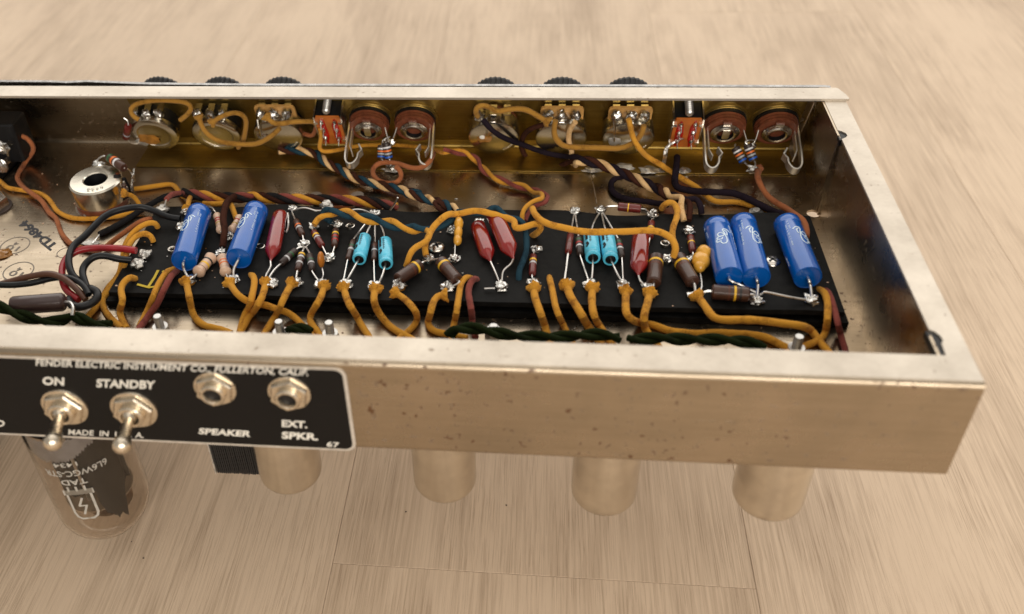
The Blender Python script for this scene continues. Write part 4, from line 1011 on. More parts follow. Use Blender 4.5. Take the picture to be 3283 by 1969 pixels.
W('maroon cloth wire paired with the yellow one beside the crayon mark', 'B', [(1685, 800, ZB), (1620, 860, ZB + .3), (1555, 990, ZB + .3), (1500, 1110, -3.8), (1420, 1210, ZN + .1), (1330, 1340, ZN + .1), (1300, 1380, ZN + .1)], 'maroon', r=.15)
# wires leaving the near edge of the board
def Wn(label, c, pts, col='yellow', r=.155, **k):
    P = PTS(c, pts); d = (P[-1] - P[-2]); d.z = 0; d.normalize(); P.append(P[-1] + d * .9 - Vector((0, 0, .0)))
    return wire(label, P, col, r, **k)
Wn('yellow cloth wire from the joint under the first dark blue capacitor', 'G', [(735, 915, ZB + .15), (750, 1000, ZB), (775, 1120, ZN + .3), (810, 1230, ZN), (900, 1310, ZN), (1010, 1345, ZN)], fray=(0,))
Wn('yellow cloth wire from the joint under the second dark blue capacitor sweeping right', 'G', [(1150, 925, ZB + .15), (1220, 1030, ZB + .1), (1330, 1095, -3.7), (1480, 1115, -3.8), (1632, 1175, -3.9), ('H', 330, 1180, -4.0), ('H', 440, 1250, ZN), ('H', 530, 1350, ZN)], fray=(0,))
Wn('yellow cloth wire rising through a hole right of the second dark blue capacitor', 'G', [(1340, 835, ZB - .1), (1370, 845, ZB + .2), (1385, 920, ZB + .15), (1360, 1040, -3.9), (1345, 1120, -4.0), (1290, 1220, ZN), (1250, 1340, ZN)])
Wn('yellow cloth wire from the joint below the leftmost red capacitor', 'H', [(155, 925, ZB + .15), (140, 1000, ZB + .05), (105, 1090, -3.9), (50, 1180, ZN), (0, 1225, ZN), (-50, 1310, ZN)], fray=(0,))
Wn('yellow cloth wire crossing below the sweeping one, left of the two studs', 'H', [(395, 930, ZB + .2), (350, 1010, ZB + .1), (310, 1100, -3.9), (260, 1200, ZN), (170, 1345, ZN)], fray=(0,))
Wn('yellow cloth wire bending round the left side of the second stud', 'H', [(710, 955, ZB + .2), (685, 1040, ZB + .1), (620, 1150, -4.0), (575, 1230, ZN), (590, 1300, ZN), (645, 1375, ZN)], fray=(0,))
Wn('yellow cloth wire from the joint of the leftmost light blue capacitor', 'H', [(895, 965, ZB + .2), (930, 1080, ZB), (1000, 1190, ZN + .1), (1060, 1290, ZN), (1115, 1395, ZN)], fray=(0,))
Wn('yellow cloth wire from the joint of the second light blue capacitor', 'H', [(1195, 985, ZB + .2), (1180, 1070, ZB + .1), (1215, 1180, -4.0), (1300, 1290, ZN), (1400, 1370, ZN), (1470, 1410, ZN)], r=.165, fray=(0,))
Wn('yellow cloth wire bowing to the right from the left thick resistor', 'H', [(1405, 1010, ZB + .2), (1470, 1050, ZB + .1), (1560, 1140, -3.9), (1608, 1230, ZN), (1570, 1310, ZN), (1480, 1395, ZN)], r=.15, fray=(0,))
Wn('yellow cloth wire bowing to the left from the right thick resistor', 'I', [(505, 1030, ZB + .2), (440, 1035, ZB + .15), (400, 1120, -3.8), (380, 1220, ZN), (360, 1300, ZN), (420, 1370, ZN), (560, 1400, ZN)], r=.155, fray=(0,))
Wn('yellow cloth wire coming up next to the short maroon wire', 'I', [(775, 870, ZB - .05), (730, 855, ZB + .25), (680, 910, ZB + .25), (655, 1040, -3.7), (635, 1180, ZN), (600, 1370, ZN)], r=.145)
Wn('short maroon cloth wire coming up beside the yellow one in the middle', 'I', [(830, 890, ZB - .05), (815, 865, ZB + .25), (765, 920, ZB + .3), (745, 1000, ZB + .1), (765, 1140, -4.0), (790, 1300, ZN)], 'maroon', r=.145)
W('loose blue cloth wire dropping over the board right of the red capacitors', 'I', [(950, 210, -2.5), (1010, 185, -2.4), (1060, 230, -2.45), (1110, 290, -2.6), (1200, 300, -2.6), (1270, 340, -2.7), (1300, 450, -2.9), (1300, 580, -3.1), (1275, 700, -3.3), (1235, 800, -3.4), (1230, 900, ZB - .1)], 'blue', r=.14)
Wn('yellow cloth wire from the joint of the small maroon resistor in the middle', 'I', [(1372, 975, ZB + .2), (1380, 1060, ZB + .1), (1430, 1190, ZN + .1), (1475, 1300, ZN), (1495, 1390, ZN)], r=.165, fray=(0,))
Wn('yellow cloth wire coming out of a bare hole in the middle of the board', 'I', [(1515, 855, ZB - .1), (1525, 880, ZB + .1), (1545, 980, ZB + .05), (1570, 1100, -4.0), (1620, 1250, ZN), ('J', 340, 1340, ZN)], r=.14)
Wn('yellow cloth wire, widest slope, from the leftmost joint of the right hand group', 'J', [(335, 915, ZB + .2), (365, 1010, ZB + .1), (430, 1110, -3.9), (500, 1220, ZN), (580, 1340, ZN)], r=.18, fray=(0,))
Wn('yellow cloth wire from the joint under the two joined light blue capacitors', 'J', [(568, 945, ZB + .2), (565, 1060, ZB + .05), (590, 1190, ZN), (685, 1335, ZN)], r=.165, fray=(0,))
Wn('long yellow cloth wire turning right along the rear wall below the third red capacitor', 'J', [(875, 965, ZB + .2), (868, 1080, ZB + .05), (880, 1170, -4.0), (970, 1235, ZN), (1120, 1260, ZN), (1300, 1325, ZN), (1570, 1340, ZN), ('K', 300, 1258, ZN), ('K', 600, 1268, ZN), ('K', 820, 1300, ZN), ('K', 980, 1380, ZN)], r=.165, fray=(0,))
Wn('yellow cloth wire passing under the long one below the third red capacitor', 'J', [(1090, 985, ZB + .15), (1070, 1080, ZB), (1040, 1180, ZN), (1050, 1290, ZN), (1115, 1385, ZN)], r=.165, fray=(0,))
Wn('long yellow cloth wire running right in front of the dark blue capacitors', 'K', [(240, 950, ZB + .2), (300, 1030, ZB + .1), (350, 1110, -3.9), (440, 1145, ZN), (700, 1150, ZN), (950, 1178, ZN), (1170, 1215, ZN), (1260, 1300, ZN), (1340, 1395, ZN)], r=.165, fray=(0,))
Wn('yellow cloth wire at the right front corner of the board turning back left', 'K', [(1285, 885, ZB - .05), (1325, 905, ZB + .2), (1358, 1000, ZB + .1), (1362, 1150, -4.0), (1330, 1290, ZN), (1240, 1345, ZN), (1120, 1392, ZN)], r=.15)
Wn('maroon cloth wire nearest the right end wall', 'K', [(1345, 895, ZB - .05), (1385, 940, ZB + .15), (1420, 1060, -3.9), (1445, 1200, ZN), (1500, 1395, ZN)], 'maroon', r=.13)
# twisted bundles
tw1 = [('G', 700, 60, ZN + .2), ('G', 860, 80, ZN + .25), ('G', 1100, 100, ZN + .3), ('G', 1400, 95, ZN + .3), ('H', 60, 95, ZN + .3), ('H', 300, 110, ZN + .3), ('H', 600, 120, ZN + .3), ('H', 900, 125, ZN + .25), ('H', 1150, 145, ZN + .2), ('H', 1350, 190, ZN + .1), ('H', 1400, 205, ZN)]
twist(['yellow cloth wire in the four strand twist along the far edge of the board', 'maroon cloth wire in the four strand twist along the far edge of the board', 'black cloth wire in the four strand twist along the far edge of the board', 'dark brown cloth wire in the four strand twist along the far edge of the board'],
      'G', tw1, ('yellow', 'maroon', 'black', 'brown'), r=.135, R_=.19, pitch=2.7, ph=1.0, group='four strand twist behind the board',
      extra=[([('A', 1280, 1205, ZN), ('A', 1400, 1190, ZN), ('A', 1530, 1170, ZN), ('A', 1650, 1165, ZN)], None), ([(545, 115, -3.1), (600, 70, -3.3), (670, 55, -3.6)], None), None, None])
m_ = MB(); m_.tube(smooth_path(PTS('G', [(545, 120, -3.1), (530, 170, -3.3), (512, 225, ZB + .1)]), 4), .05, LEAD, 6); m_.build('bare_wire', board)
W('dark brown cloth wire dropping between the first two dark blue capacitors', 'G', [(1190, 90, -3.6), (1130, 130, -3.2), (1100, 200, -2.9), (1085, 300, -2.9), (1100, 400, -3.0), (1090, 500, -3.2), (1080, 570, -3.4)], 'brown', r=.17)
m_ = MB(); m_.tube(smooth_path(PTS('G', [(1078, 570, -3.4), (1065, 600, -3.5), (1060, 640, ZB + .1)]), 4), .05, LEAD, 6); m_.build('bare_wire', board)
W('short yellow cloth wire passing under the dark brown one', 'G', [(900, 155, ZN + .1), (1020, 165, ZN + .2), (1130, 150, ZN + .3), (1170, 190, -3.5), (1210, 300, ZB + .1)], 'yellow', r=.14)
W('tiny yellow cloth wire end behind the first dark blue capacitor', 'G', [(770, 95, ZN + .2), (755, 130, -3.7), (745, 195, ZB + .2)], 'yellow', r=.13, fray=(1,))
tw2 = [('C', 1630, 760, ZF + .6), ('D', 0, 885, ZF + .5), ('D', 150, 990, ZF + .45), ('D', 330, 1090, ZF + .4), ('D', 560, 1210, ZF + .4), ('D', 800, 1270, ZF + .4), ('D', 1050, 1330, ZF + .5), ('D', 1300, 1390, ZF + .6), ('I', 150, 50, ZF + .7), ('I', 320, 105, -3.5), ('I', 480, 150, -3.3), ('I', 600, 200, -3.1)]
twist(['cream cloth wire in the twist running down from the third control', 'blue cloth wire in the twist running down from the third control', 'dark brown cloth wire in the twist running down from the third control'],
      'D', tw2, ('cream', 'blue', 'brown'), r=.125, R_=.16, pitch=1.9, ph=.6, group='three strand twist from the left controls',
      extra=[(None, [('I', 610, 180, -3.0), ('I', 645, 240, -3.0), ('I', 650, 320, -3.1)]), (None, [('I', 560, 230, -3.2), ('I', 620, 290, -3.2)]), (None, [('I', 420, 130, -3.2), ('I', 470, 210, -3.3), ('I', 540, 250, -3.4)])])
tw3 = [('H', 700, 245, -3.0), ('H', 850, 235, -2.9), ('H', 1000, 270, -2.8), ('H', 1150, 305, -2.75), ('H', 1300, 335, -2.75), ('H', 1450, 385, -2.8), ('H', 1600, 400, -2.85), ('I', 230, 395, -2.8), ('I', 340, 400, -2.8)]
twist(['yellow cloth wire twisted with blue over the light blue capacitors', 'blue cloth wire twisted with yellow over the light blue capacitors'], 'H', tw3, ('yellow', 'blue'), r=.145, R_=.16, pitch=2.5, ph=.6, group='yellow and blue twist over the board',
      extra=[([('H', 615, 360, ZB + .3), ('H', 650, 300, -3.2)], [('I', 380, 430, -2.7), ('I', 350, 510, -2.75), ('I', 240, 580, -2.8), ('I', 190, 650, -2.9), ('I', 160, 750, ZB + .2)]), ([('H', 780, 330, ZB + .3), ('H', 700, 280, -3.2)], [('I', 400, 400, -2.9), ('I', 500, 370, -2.95), ('I', 600, 310, -3.0)])])
tw4 = [('I', 620, 255, -2.7), ('I', 720, 260, -2.65), ('I', 850, 235, -2.6), ('I', 980, 235, -2.5), ('I', 1080, 270, -2.5), ('I', 1180, 350, -2.6)]
twist(['yellow cloth wire looping over the two middle red capacitors'], 'I', tw4, ('yellow',), r=.155, R_=.12, pitch=2.6, ph=2.2, group='yellow and blue twist over the board',
      extra=[([('I', 345, 650, ZB + .3), ('I', 335, 560, -3.1), ('I', 400, 400, -2.8), ('I', 480, 310, -2.6), ('I', 560, 255, -2.5)], [('I', 1180, 390, -2.6), ('I', 1260, 390, -2.6), ('I', 1400, 345, -2.6), ('I', 1450, 370, -2.7), ('I', 1420, 420, -3.0), ('I', 1355, 465, ZB)])])
W('blue cloth wire crossing behind the yellow loop over the red capacitors', 'I', [(640, 235, -2.9), (740, 235, -2.8), (840, 255, -2.8), (920, 235, -2.8), (970, 205, -2.7)], 'blue', r=.14, group='yellow and blue twist over the board')
tw5 = [('D', 1560, 870, ZF + 1.1), ('D', 1750, 880, ZF + .9), ('E', 60, 860, ZF + .6), ('E', 170, 930, ZF + .4), ('E', 260, 1050, ZF + .3), ('E', 400, 1140, ZF + .3), ('E', 560, 1200, ZF + .3), ('E', 720, 1240, ZF + .3), ('E', 850, 1290, ZF + .5)]
twist(['yellow cloth wire twisted with maroon from the left switch', 'maroon cloth wire twisted with yellow from the left jacks'], 'E', tw5, ('yellow', 'maroon'), r=.115, R_=.12, pitch=2.4, ph=1.5, group='yellow and maroon twist from the jacks',
      extra=[([('D', 100, 610, '1.5'), ('D', 110, 720, '1.6'), ('D', 95, 860, '1.7'), ('D', 250, 870, '1.8'), ('D', 500, 815, '1.0'), ('D', 800, 795, '.7'), ('D', 1100, 805, '.6'), ('D', 1400, 835, '.8')], [('E', 900, 1310, -3.4), ('I', 1445, 110, -3.0), ('I', 1370, 130, -2.9), ('I', 1280, 200, -2.9), ('I', 1255, 290, -3.1), ('I', 1262, 330, -3.2)]),
             (None, [('E', 970, 1340, -3.5), ('I', 1500, 100, -3.2), ('I', 1480, 150, -3.2), ('I', 1380, 180, -3.3), ('I', 1310, 260, -3.3), ('I', 1290, 320, ZB + .2)])])
tw6 = [('E', 1300, 930, ZF + 1.0), ('E', 1500, 960, ZF + .9), ('E', 1650, 1010, ZF + .7), ('E', 1850, 1090, ZF + .6), ('E', 2050, 1180, ZF + .6), ('E', 2250, 1270, ZF + .6), ('F', 60, 1190, ZF + .7), ('F', 180, 1260, ZF + .8)]
twist(['cream cloth wire in the dark twist running down from the right hand controls', 'dark brown cloth wire in the twist running down from the right hand controls', 'near black cloth wire in the twist running down from the right hand controls'],
      'E', tw6, ('cream', 'brown', 'purple'), r=.145, R_=.17, pitch=2.1, ph=.2, group='three strand twist from the right controls',
      extra=[([('E', 1290, 500, '1.6'), ('E', 1225, 600, '1.6'), ('E', 1215, 720, '1.7'), ('E', 1250, 830, '1.9'), ('E', 1235, 930, '1.9'), ('E', 1290, 1000, '1.9')], [('J', 1385, 90, -3.1), ('J', 1375, 170, -3.1), ('J', 1405, 310, ZB + .1)]),
             ([('E', 930, 530, '1.2'), ('E', 800, 570, '1.2'), ('E', 700, 660, '1.0'), ('E', 680, 800, '.9'), ('E', 760, 930, '1.2'), ('E', 930, 1020, '1.6'), ('E', 1100, 1005, '1.9'), ('E', 1220, 950, '2.0')], [('J', 1440, 130, -3.3), ('J', 1460, 200, -3.3), ('J', 1450, 310, ZB + .1)]),
             ([('E', 240, 470, '1.6'), ('E', 330, 580, '1.9'), ('E', 480, 680, '1.8'), ('E', 700, 760, '1.3'), ('E', 950, 850, '1.5'), ('E', 1150, 885, '1.7')], [('F', 340, 1290, -3.3), ('F', 420, 1270, -3.2), ('F', 480, 1340, -3.2), ('F', 490, 1440, ZB + .1)])])
W('black cloth wire curling left of the dark twist toward the long maroon resistor', 'E', [(1860, 1110, ZN + .3), (1720, 1150, ZN + .1), (1690, 1220, ZN), (1730, 1310, ZN), (1860, 1370, ZN), (2050, 1395, ZN + .1), (2200, 1420, ZN + .2), (2330, 1440, -3.7)], 'purple', r=.15)
W('yellow cloth wire running over to the right from the sixth control', 'E', [(1895, 470, '1.55'), (1915, 560, '1.7'), (1940, 670, '1.8'), (2000, 790, '2.2'), (2110, 900, ZF + 1.0), (2280, 1000, ZF + .7), ('F', 100, 950, ZF + .5), ('F', 220, 1020, ZF + .4), ('F', 400, 1130, ZF + .3), ('F', 520, 1230, ZF + .25), ('F', 650, 1305, ZN + .1), ('F', 850, 1310, ZN), ('F', 1030, 1350, ZN), ('F', 1200, 1420, ZN), ('F', 1330, 1480, ZN + .1)], 'yellow', r=.145)
W('thick dark purple cloth wire from the right slide switch to the end of the board', 'F', [(232, 840, '1.7'), (225, 960, ZF + .9), (212, 1090, ZF + .5), (250, 1165, ZF + .5), (400, 1190, ZF + .5), (600, 1205, ZF + .5), (800, 1215, ZF + .5), (960, 1265, ZF + .5), (1120, 1350, ZF + .5), (1300, 1430, ZF + .6), ('K', 940, 220, -3.6), ('K', 1010, 270, -3.6)], 'purple', r=.17)
W('rust pink cloth wire from the right hand jacks down to the rightmost blue capacitor', 'F', [(1080, 975, '2.6'), (1085, 1060, ZF + .9), (1130, 1170, ZF + .6), (1200, 1260, ZF + .4), (1320, 1345, ZF + .4), (1430, 1405, ZF + .5), ('K', 1080, 245, -3.5), ('K', 1150, 300, -3.4), ('K', 1180, 380, -3.5), ('K', 1175, 430, ZB + .1)], 'rust', r=.15, fray=(0,))
W('long yellow cloth wire spanning the board over the light blue capacitors', 'J', [(20, 195, -2.4), (45, 260, -2.3), (130, 320, -2.25), (300, 370, -2.2), (500, 410, -2.2), (800, 410, -2.2), (1050, 395, -2.25), (1190, 415, -2.3), (1290, 475, -2.4), (1335, 560, -2.6), (1310, 640, -3.0)], 'yellow', r=.155)
W('yellow cloth wire hooking over the board left of the cream wire', 'J', [(1205, 195, ZB), (1230, 150, ZB + .4), (1290, 135, ZB + .5), (1340, 190, ZB + .5), (1345, 280, ZB + .5), (1310, 370, ZB + .5), (1295, 450, ZB + .4), (1310, 500, ZB + .3)], 'yellow', r=.15)
W('light yellow cloth wire joining the first two controls under the lip', 'C', [(150, 440, '1.5'), (85, 400, '1.4'), (55, 335, '1.2'), (120, 275, '.9'), (300, 238, '.7'), (520, 240, '.7'), (660, 262, '.8'), (712, 320, '1.0'), (660, 390, '1.2'), (580, 450, '1.3')], 'ochre', r=.135)
W('drooping brownish yellow cloth wire from the second control to the third', 'C', [(785, 430, '1.3'), (820, 520, '1.6'), (880, 600, '1.9'), (990, 665, '2.0'), (1150, 695, '1.9'), (1380, 700, '1.9'), (1540, 620, '1.8'), (1640, 530, '1.6')], 'ochre', r=.14, fray=(0,))
W('brownish yellow cloth wire looping down the right side of the second control', 'C', [(935, 465, '1.4'), (1040, 400, '1.2'), (1180, 365, '1.1'), (1270, 415, '1.1'), (1285, 520, '1.2'), (1260, 640, '1.3'), (1200, 740, '1.2')], 'ochre', r=.135, fray=(0,))
W('yellow cloth wire from the third control over to the left slide switch', 'C', [(1520, 430, '1.5'), (1560, 475, '1.7'), (1650, 490, '1.7'), (1800, 465, '1.5'), (1950, 460, '1.2'), ('D', 20, 520, '1.1'), ('D', 70, 600, '1.0')], 'ochre', r=.14, fray=(0,))
W('rust coloured cloth wire passing behind the third control', 'C', [(1830, 575, '.8'), (1900, 590, '.6'), (1990, 615, '.6'), ('D', 60, 560, '.5')], 'rust', r=.13)
W('yellow cloth wire bridging the fourth and fifth controls', 'E', [(190, 440, '1.3'), (165, 380, '1.3'), (200, 310, '1.2'), (290, 315, '1.2'), (400, 375, '1.2'), (560, 350, '1.1'), (720, 355, '1.1'), (840, 420, '1.3'), (960, 490, '1.5')], 'ochre', r=.15, fray=(1,))
W('yellow cloth wire drooping from the fifth control to the sixth', 'E', [(1065, 480, '1.5'), (1045, 600, '1.7'), (1080, 700, '1.9'), (1180, 775, '2.0'), (1350, 785, '2.0'), (1600, 795, '2.0'), (1800, 795, '1.9'), (1950, 730, '1.8'), (2040, 630, '1.7'), (2065, 530, '1.5')], 'ochre', r=.15)
W('reddish brown cloth wire coiled in a loop below the left pair of jacks', 'D', [(1450, 880, '1.2'), (1410, 980, ZF + 1.2), (1310, 1065, ZF + .9), (1180, 1070, ZF + .8), (1050, 1030, ZF + .8), (900, 1005, ZF + .8), (780, 1020, ZF + .7), (720, 1100, ZF + .5), (760, 1200, ZF + .4), (880, 1255, ZF + .4), (1020, 1245, ZF + .5), (1075, 1170, ZF + .7), (1040, 1090, ZF + 1.0), (1000, 1060, ZF + 1.2)], 'rust', r=.135)
# green heater wires just behind the rear wall
def green(labels, c, pts, ph=0): twist(labels, c, pts, ('green', 'green'), r=.145, R_=.145, pitch=2.6, ph=ph, group='dark green twisted heater wires')
green(['dark green cloth wire, upper strand of the left hand twist', 'dark green cloth wire, lower strand of the left hand twist'], 'B', [(-60, 1120, -2.7), (100, 1180, -2.9), (260, 1240, -3.1), (420, 1275, -3.3), (600, 1270, -3.4), (680, 1215, -3.4), (720, 1230, -3.5), (860, 1290, -3.7), (1080, 1330, -3.9)])
green(['dark green cloth wire, upper strand of the middle twist', 'dark green cloth wire, lower strand of the middle twist'], 'I', [(560, 1420, -3.9), (620, 1350, -3.6), (720, 1340, -3.4), (860, 1350, -3.4), (1000, 1380, -3.5), (1200, 1415, -3.6), (1500, 1425, -3.6), ('J', 300, 1370, -3.6), ('J', 500, 1350, -3.5), ('J', 640, 1350, -3.5), ('J', 820, 1385, -3.7)], 1)
green(['dark green cloth wire, upper strand of the right hand twist', 'dark green cloth wire, lower strand of the right hand twist'], 'J', [(900, 1390, -3.8), (1050, 1390, -3.6), (1200, 1380, -3.5), (1400, 1395, -3.5), ('K', 150, 1320, -3.5), ('K', 400, 1320, -3.5), ('K', 650, 1340, -3.6), ('K', 820, 1380, -3.8)], 2)
green(['short dark green cloth wire between two studs, upper strand', 'short dark green cloth wire between two studs, lower strand'], 'H', [(350, 1365, -3.9), (420, 1340, -3.9), (520, 1355, -3.9), (600, 1385, -4.0)], 2)
for P in (PTS('H', [(415, 230, ZB + .3), (470, 205, ZB + .55), (540, 200, ZB + .6), (640, 225, ZB + .5), (760, 215, ZB + .4)]), PTS('H', [(935, 235, ZB + .4), (1000, 215, ZB + .5), (1080, 220, ZB + .45), (1190, 265, ZB + .15)]), PTS('H', [(365, 250, ZB + .3), (370, 330, ZB + .3), (362, 400, ZB + .15), (345, 435, ZB + .1)]),
          PTS('K', [(780, 930, ZB + .3), (810, 910, ZB + .5), (860, 915, ZB + .5), (1000, 945, ZB + .4), (1170, 975, ZB + .25)]), PTS('I', [(900, 968, ZB + .15), (1000, 965, ZB + .2)])):
    m_ = MB(); m_.tube(smooth_path(P, 5), .055, LEAD, 7); m_.build('jumper_wire', board)
m_ = MB(); m_.tube(smooth_path(PTS('H', [(1335, 220, -3.8), (1380, 160, -3.3), (1410, 100, -2.9)]), 4), .045, LEAD, 6); m_.build('bare_wire', board)
m_ = MB(); m_.tube(smooth_path(PTS('E', [(1455, 1060, ZF + .2), (1490, 1200, ZF + .5), (1530, 1420, ZF + .9)]), 4), .035, LEAD, 6); m_.build('bare_wire', chassis)

# ------------------------------------------------------------------ controls on the front panel
def wallpt(x, t): return Vector((x, WO.y + WU.y * t, WU.z * t))
def lug(m_, x, t, d, r=.2, blob=True):
    p = wallpt(x, t) + WN * d
    m_.ribbon([p - WN * .6, p - WN * .2, p + WN * .1 + WU * .05], (1, 0, 0), .36, NICKEL, .05)
    if blob: m_.blob(p + WN * .12, r, r, r * 1.15, SOLDER, 14, 8, .3)
def pot(x, kind, label, t0=-2.48, ring=0):
    o = wallpt(x, t0); t = thing('potentiometer', label, 'potentiometer', o, 'controls along the front panel')
    M = frame(o, WN, (1, 0, 0)); R0 = 1.36
    m_ = MB(); m_.M = M
    if ring: m_.lathe([(.35, R0 * .93, BLACK), (.93, R0 * .95, BLACK), (.93, R0, POTCAN), (1.15, R0), (1.27, R0 * .98), (1.32, R0 * .92), (1.30, R0 * .70), (1.27, R0 * .68), (1.24, R0 * .62), (1.26, R0 * .2), (1.26, .001)], POTCAN, 44)  # side ahead of the cover black: phenolic plus shade painted in
    else: m_.lathe([(.35, R0 * .97), (1.15, R0), (1.28, R0 * .98), (1.33, R0 * .92), (1.33, .001)], POTCAN, 44)
    m_.build('can', t)
    m_ = MB(); m_.M = M; m_.lathe([(.03, .5), (.03, R0 * .9), (.34, R0 * .9), (.34, .4)], PHEN if not kind else BLACK, 32); m_.build('base', t)
    # lug wafer
    m_ = MB()
    if kind == 2:
        m_.M = frame(o + WU * 1.15 + WN * .42, WN, (1, 0, 0)); m_.prism([(-1.12, -.5), (1.12, -.5), (1.12, .30), (1.06, .46), (.92, .53), (-.92, .53), (-1.06, .46), (-1.12, .30)], 0, .12, PCBY)
        m_.build('wafer', t)
    for k in (-.72, 0, .72):
        m_ = MB(); lug(m_, x + k, t0 + 1.45, .75 if kind == 2 else .8, .26, blob=not (kind == 0 and k >= 0)); m_.build('lug', t)
    m_ = MB(); p = o + WU * R0 * .95 + WN * 1.1; m_.M = frame(p, WN, (1, 0, 0)); m_.box((-.16, -.1, -.25), (.16, .07, .16), NICKEL, .03)
    m_.box((-.1, .03, -.5), (.1, .075, -.2), BLACK); m_.build('clamp_tab', t)
    m_ = MB(); m_.M = frame(o + WN * 1.335, WN, (1, 0, 0))
    for k in range(7 if ring else 5):
        a = math.radians(250 + k * 9 if ring else 300 + k * 8); m_.box((math.cos(a) * R0 * .8 - .03, math.sin(a) * R0 * .8 - .05, 0), (math.cos(a) * R0 * .8 + .03, math.sin(a) * R0 * .8 + .05, .012), NICKEL)
    m_.build('stamping', t, kind='stuff')
    # ribbed knob outside the panel
    m_ = MB(); n = 84; vs = []; fs = []; Mo = frame(o - WN * .72, -WN, (1, 0, 0)); m_.M = Mo
    for zz, rr in ((-.4, 1.3), (.18, 1.36), (.22, 1.24), (1.05, 1.22), (1.20, 1.16), (1.26, .9)):
        for i in range(n):
            a = 2 * math.pi * i / n; k = (1 + (.035 if i % 3 == 0 else (-.03 if i % 3 == 1 else 0))) if zz > .3 and zz < 1.32 else 1; vs.append((rr * k * math.cos(a), rr * k * math.sin(a), zz))
    for j in range(5):
        for i in range(n): q = (i + 1) % n; fs.append((j * n + i, j * n + q, (j + 1) * n + q, (j + 1) * n + i))
    fs.append(tuple(5 * n + i for i in range(n))); m_.add(vs, fs, BLACK, False); m_.build('knob', t)
    return t
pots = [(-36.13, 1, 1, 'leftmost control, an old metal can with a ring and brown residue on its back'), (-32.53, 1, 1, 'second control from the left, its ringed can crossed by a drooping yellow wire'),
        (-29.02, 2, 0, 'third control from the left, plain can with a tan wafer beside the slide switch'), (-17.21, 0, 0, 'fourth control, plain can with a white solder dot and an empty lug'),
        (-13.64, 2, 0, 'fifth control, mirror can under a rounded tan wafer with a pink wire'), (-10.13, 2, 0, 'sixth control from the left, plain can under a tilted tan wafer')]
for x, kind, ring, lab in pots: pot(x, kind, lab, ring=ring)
# solder and residue on some backs
def onback(x, u, v, c): return atw(c, u, v, 1.34)
m_ = MB(); m_.blob(onback(0, 200, 665, 'C'), .42, .1, .3, OLDSOLDER, 14, 6, .3); m_.blob(onback(0, 250, 640, 'C') , .6, .03, .3, FLUX, 14, 6, .6); m_.build('solder_residue', bpy.data.objects['potentiometer'])
m_ = MB(); m_.blob(onback(0, 232, 670, 'E'), .16, .07, .14, WHITEP, 12, 6, .2); m_.blob(onback(0, 255, 672, 'E'), .4, .03, .28, FLUX, 14, 6, .3); m_.build('solder_dot', bpy.data.objects['potentiometer.003'])
m_ = MB(); m_.tube(PTS('E', [(290, 440, '1.2'), (285, 560, '1.5'), (280, 660, '1.4')]), .05, NICKEL, 7); m_.build('ground_link', bpy.data.objects['potentiometer.003'])
m_ = MB(); m_.tube(PTS('E', [(1720, 440, '1.2'), (1730, 560, '1.5'), (1730, 720, '1.4')]), .05, NICKEL, 7); m_.blob(onback(0, 1735, 700, 'E'), .35, .06, .35, OLDSOLDER, 14, 6, .3); m_.build('ground_link', bpy.data.objects['potentiometer.005'])
m_ = MB(); m_.tube(PTS('C', [(1400, 440, '1.2'), (1415, 530, '1.5'), (1440, 620, '1.4')]), .05, NICKEL, 7); m_.blob(onback(0, 1450, 600, 'C'), .3, .06, .3, SOLDER, 14, 6, .3); m_.build('ground_link', bpy.data.objects['potentiometer.002'])

def slide_switch(x, label, dx=0):
    o = wallpt(x, -1.95); t = thing('slide_switch', label, 'switch', o, 'slide switches on the front panel'); M = frame(o, WN, (1, 0, 0))
    m_ = MB(); m_.M = M; m_.box((-.68, -1.15, .05), (.68, 1.05, 1.12), BLACK, .03); m_.build('housing', t)
    m_ = MB(); m_.M = M
    for s in (-1, 1): m_.box((s * .74 - .04, -1.15, .03), (s * .74 + .04, 1.12, 1.25), NICKEL)
    for s in (-1, 1):
        for y in (.75, -.75): m_.box((s * .66 - .1, y - .1, 1.26), (s * .66 + .1, y + .06, 1.36), NICKEL)
    m_.build('metal_frame', t)
    m_ = MB(); m_.M = M; m_.prism([(-.72, -1.2), (.72, -1.2), (.76, -.6), (.72, .9), (.62, 1.15), (-.62, 1.15), (-.72, .9), (-.76, -.6)], 1.14, 1.25, PCB); b = m_.build('circuit_wafer', t)
    m_ = MB(); m_.M = M
    for sx in (-.34, .34):
        m_.blob((sx, -.05, 1.26), .2, 1.05, .03, REDPAINT, 14, 6, .25)
    m_.build('red_lacquer', b)
    m_ = MB(); m_.M = M
    for sx in (-.36, .36):
        for y in (.8, .1, -.6):
            m_.ribbon([Vector((sx, y, 1.2)), Vector((sx, y - .05, 1.6))], (0, 1, 0), .12, SOLDER, .05); m_.blob((sx, y, 1.3), .11, .16, .14, SOLDER, 10, 6, .3)
            m_.tube([Vector((sx, y, 1.3)), Vector((sx + .02, y - .12, 1.75))], .05, SOLDER, 6, lambda q: 1 - .6 * q)
    m_.build('terminal', t, kind='stuff')
    m_ = MB(); m_.M = frame(wallpt(x - .02, -.55), WN, (1, 0, 0))
    pr = []
    for k in range(9): pr += [(.05 + k * .12, .15), (.11 + k * .12, .22)]
    m_.lathe(pr + [(1.16, .14), (1.16, .001)], CONE, 16); m_.build('mounting_screw', t)
slide_switch(-26.0, 'orange and red slide switch between the third control and the left jacks')
slide_switch(-7.25, 'orange and red slide switch with a black wire, beside the right jacks')

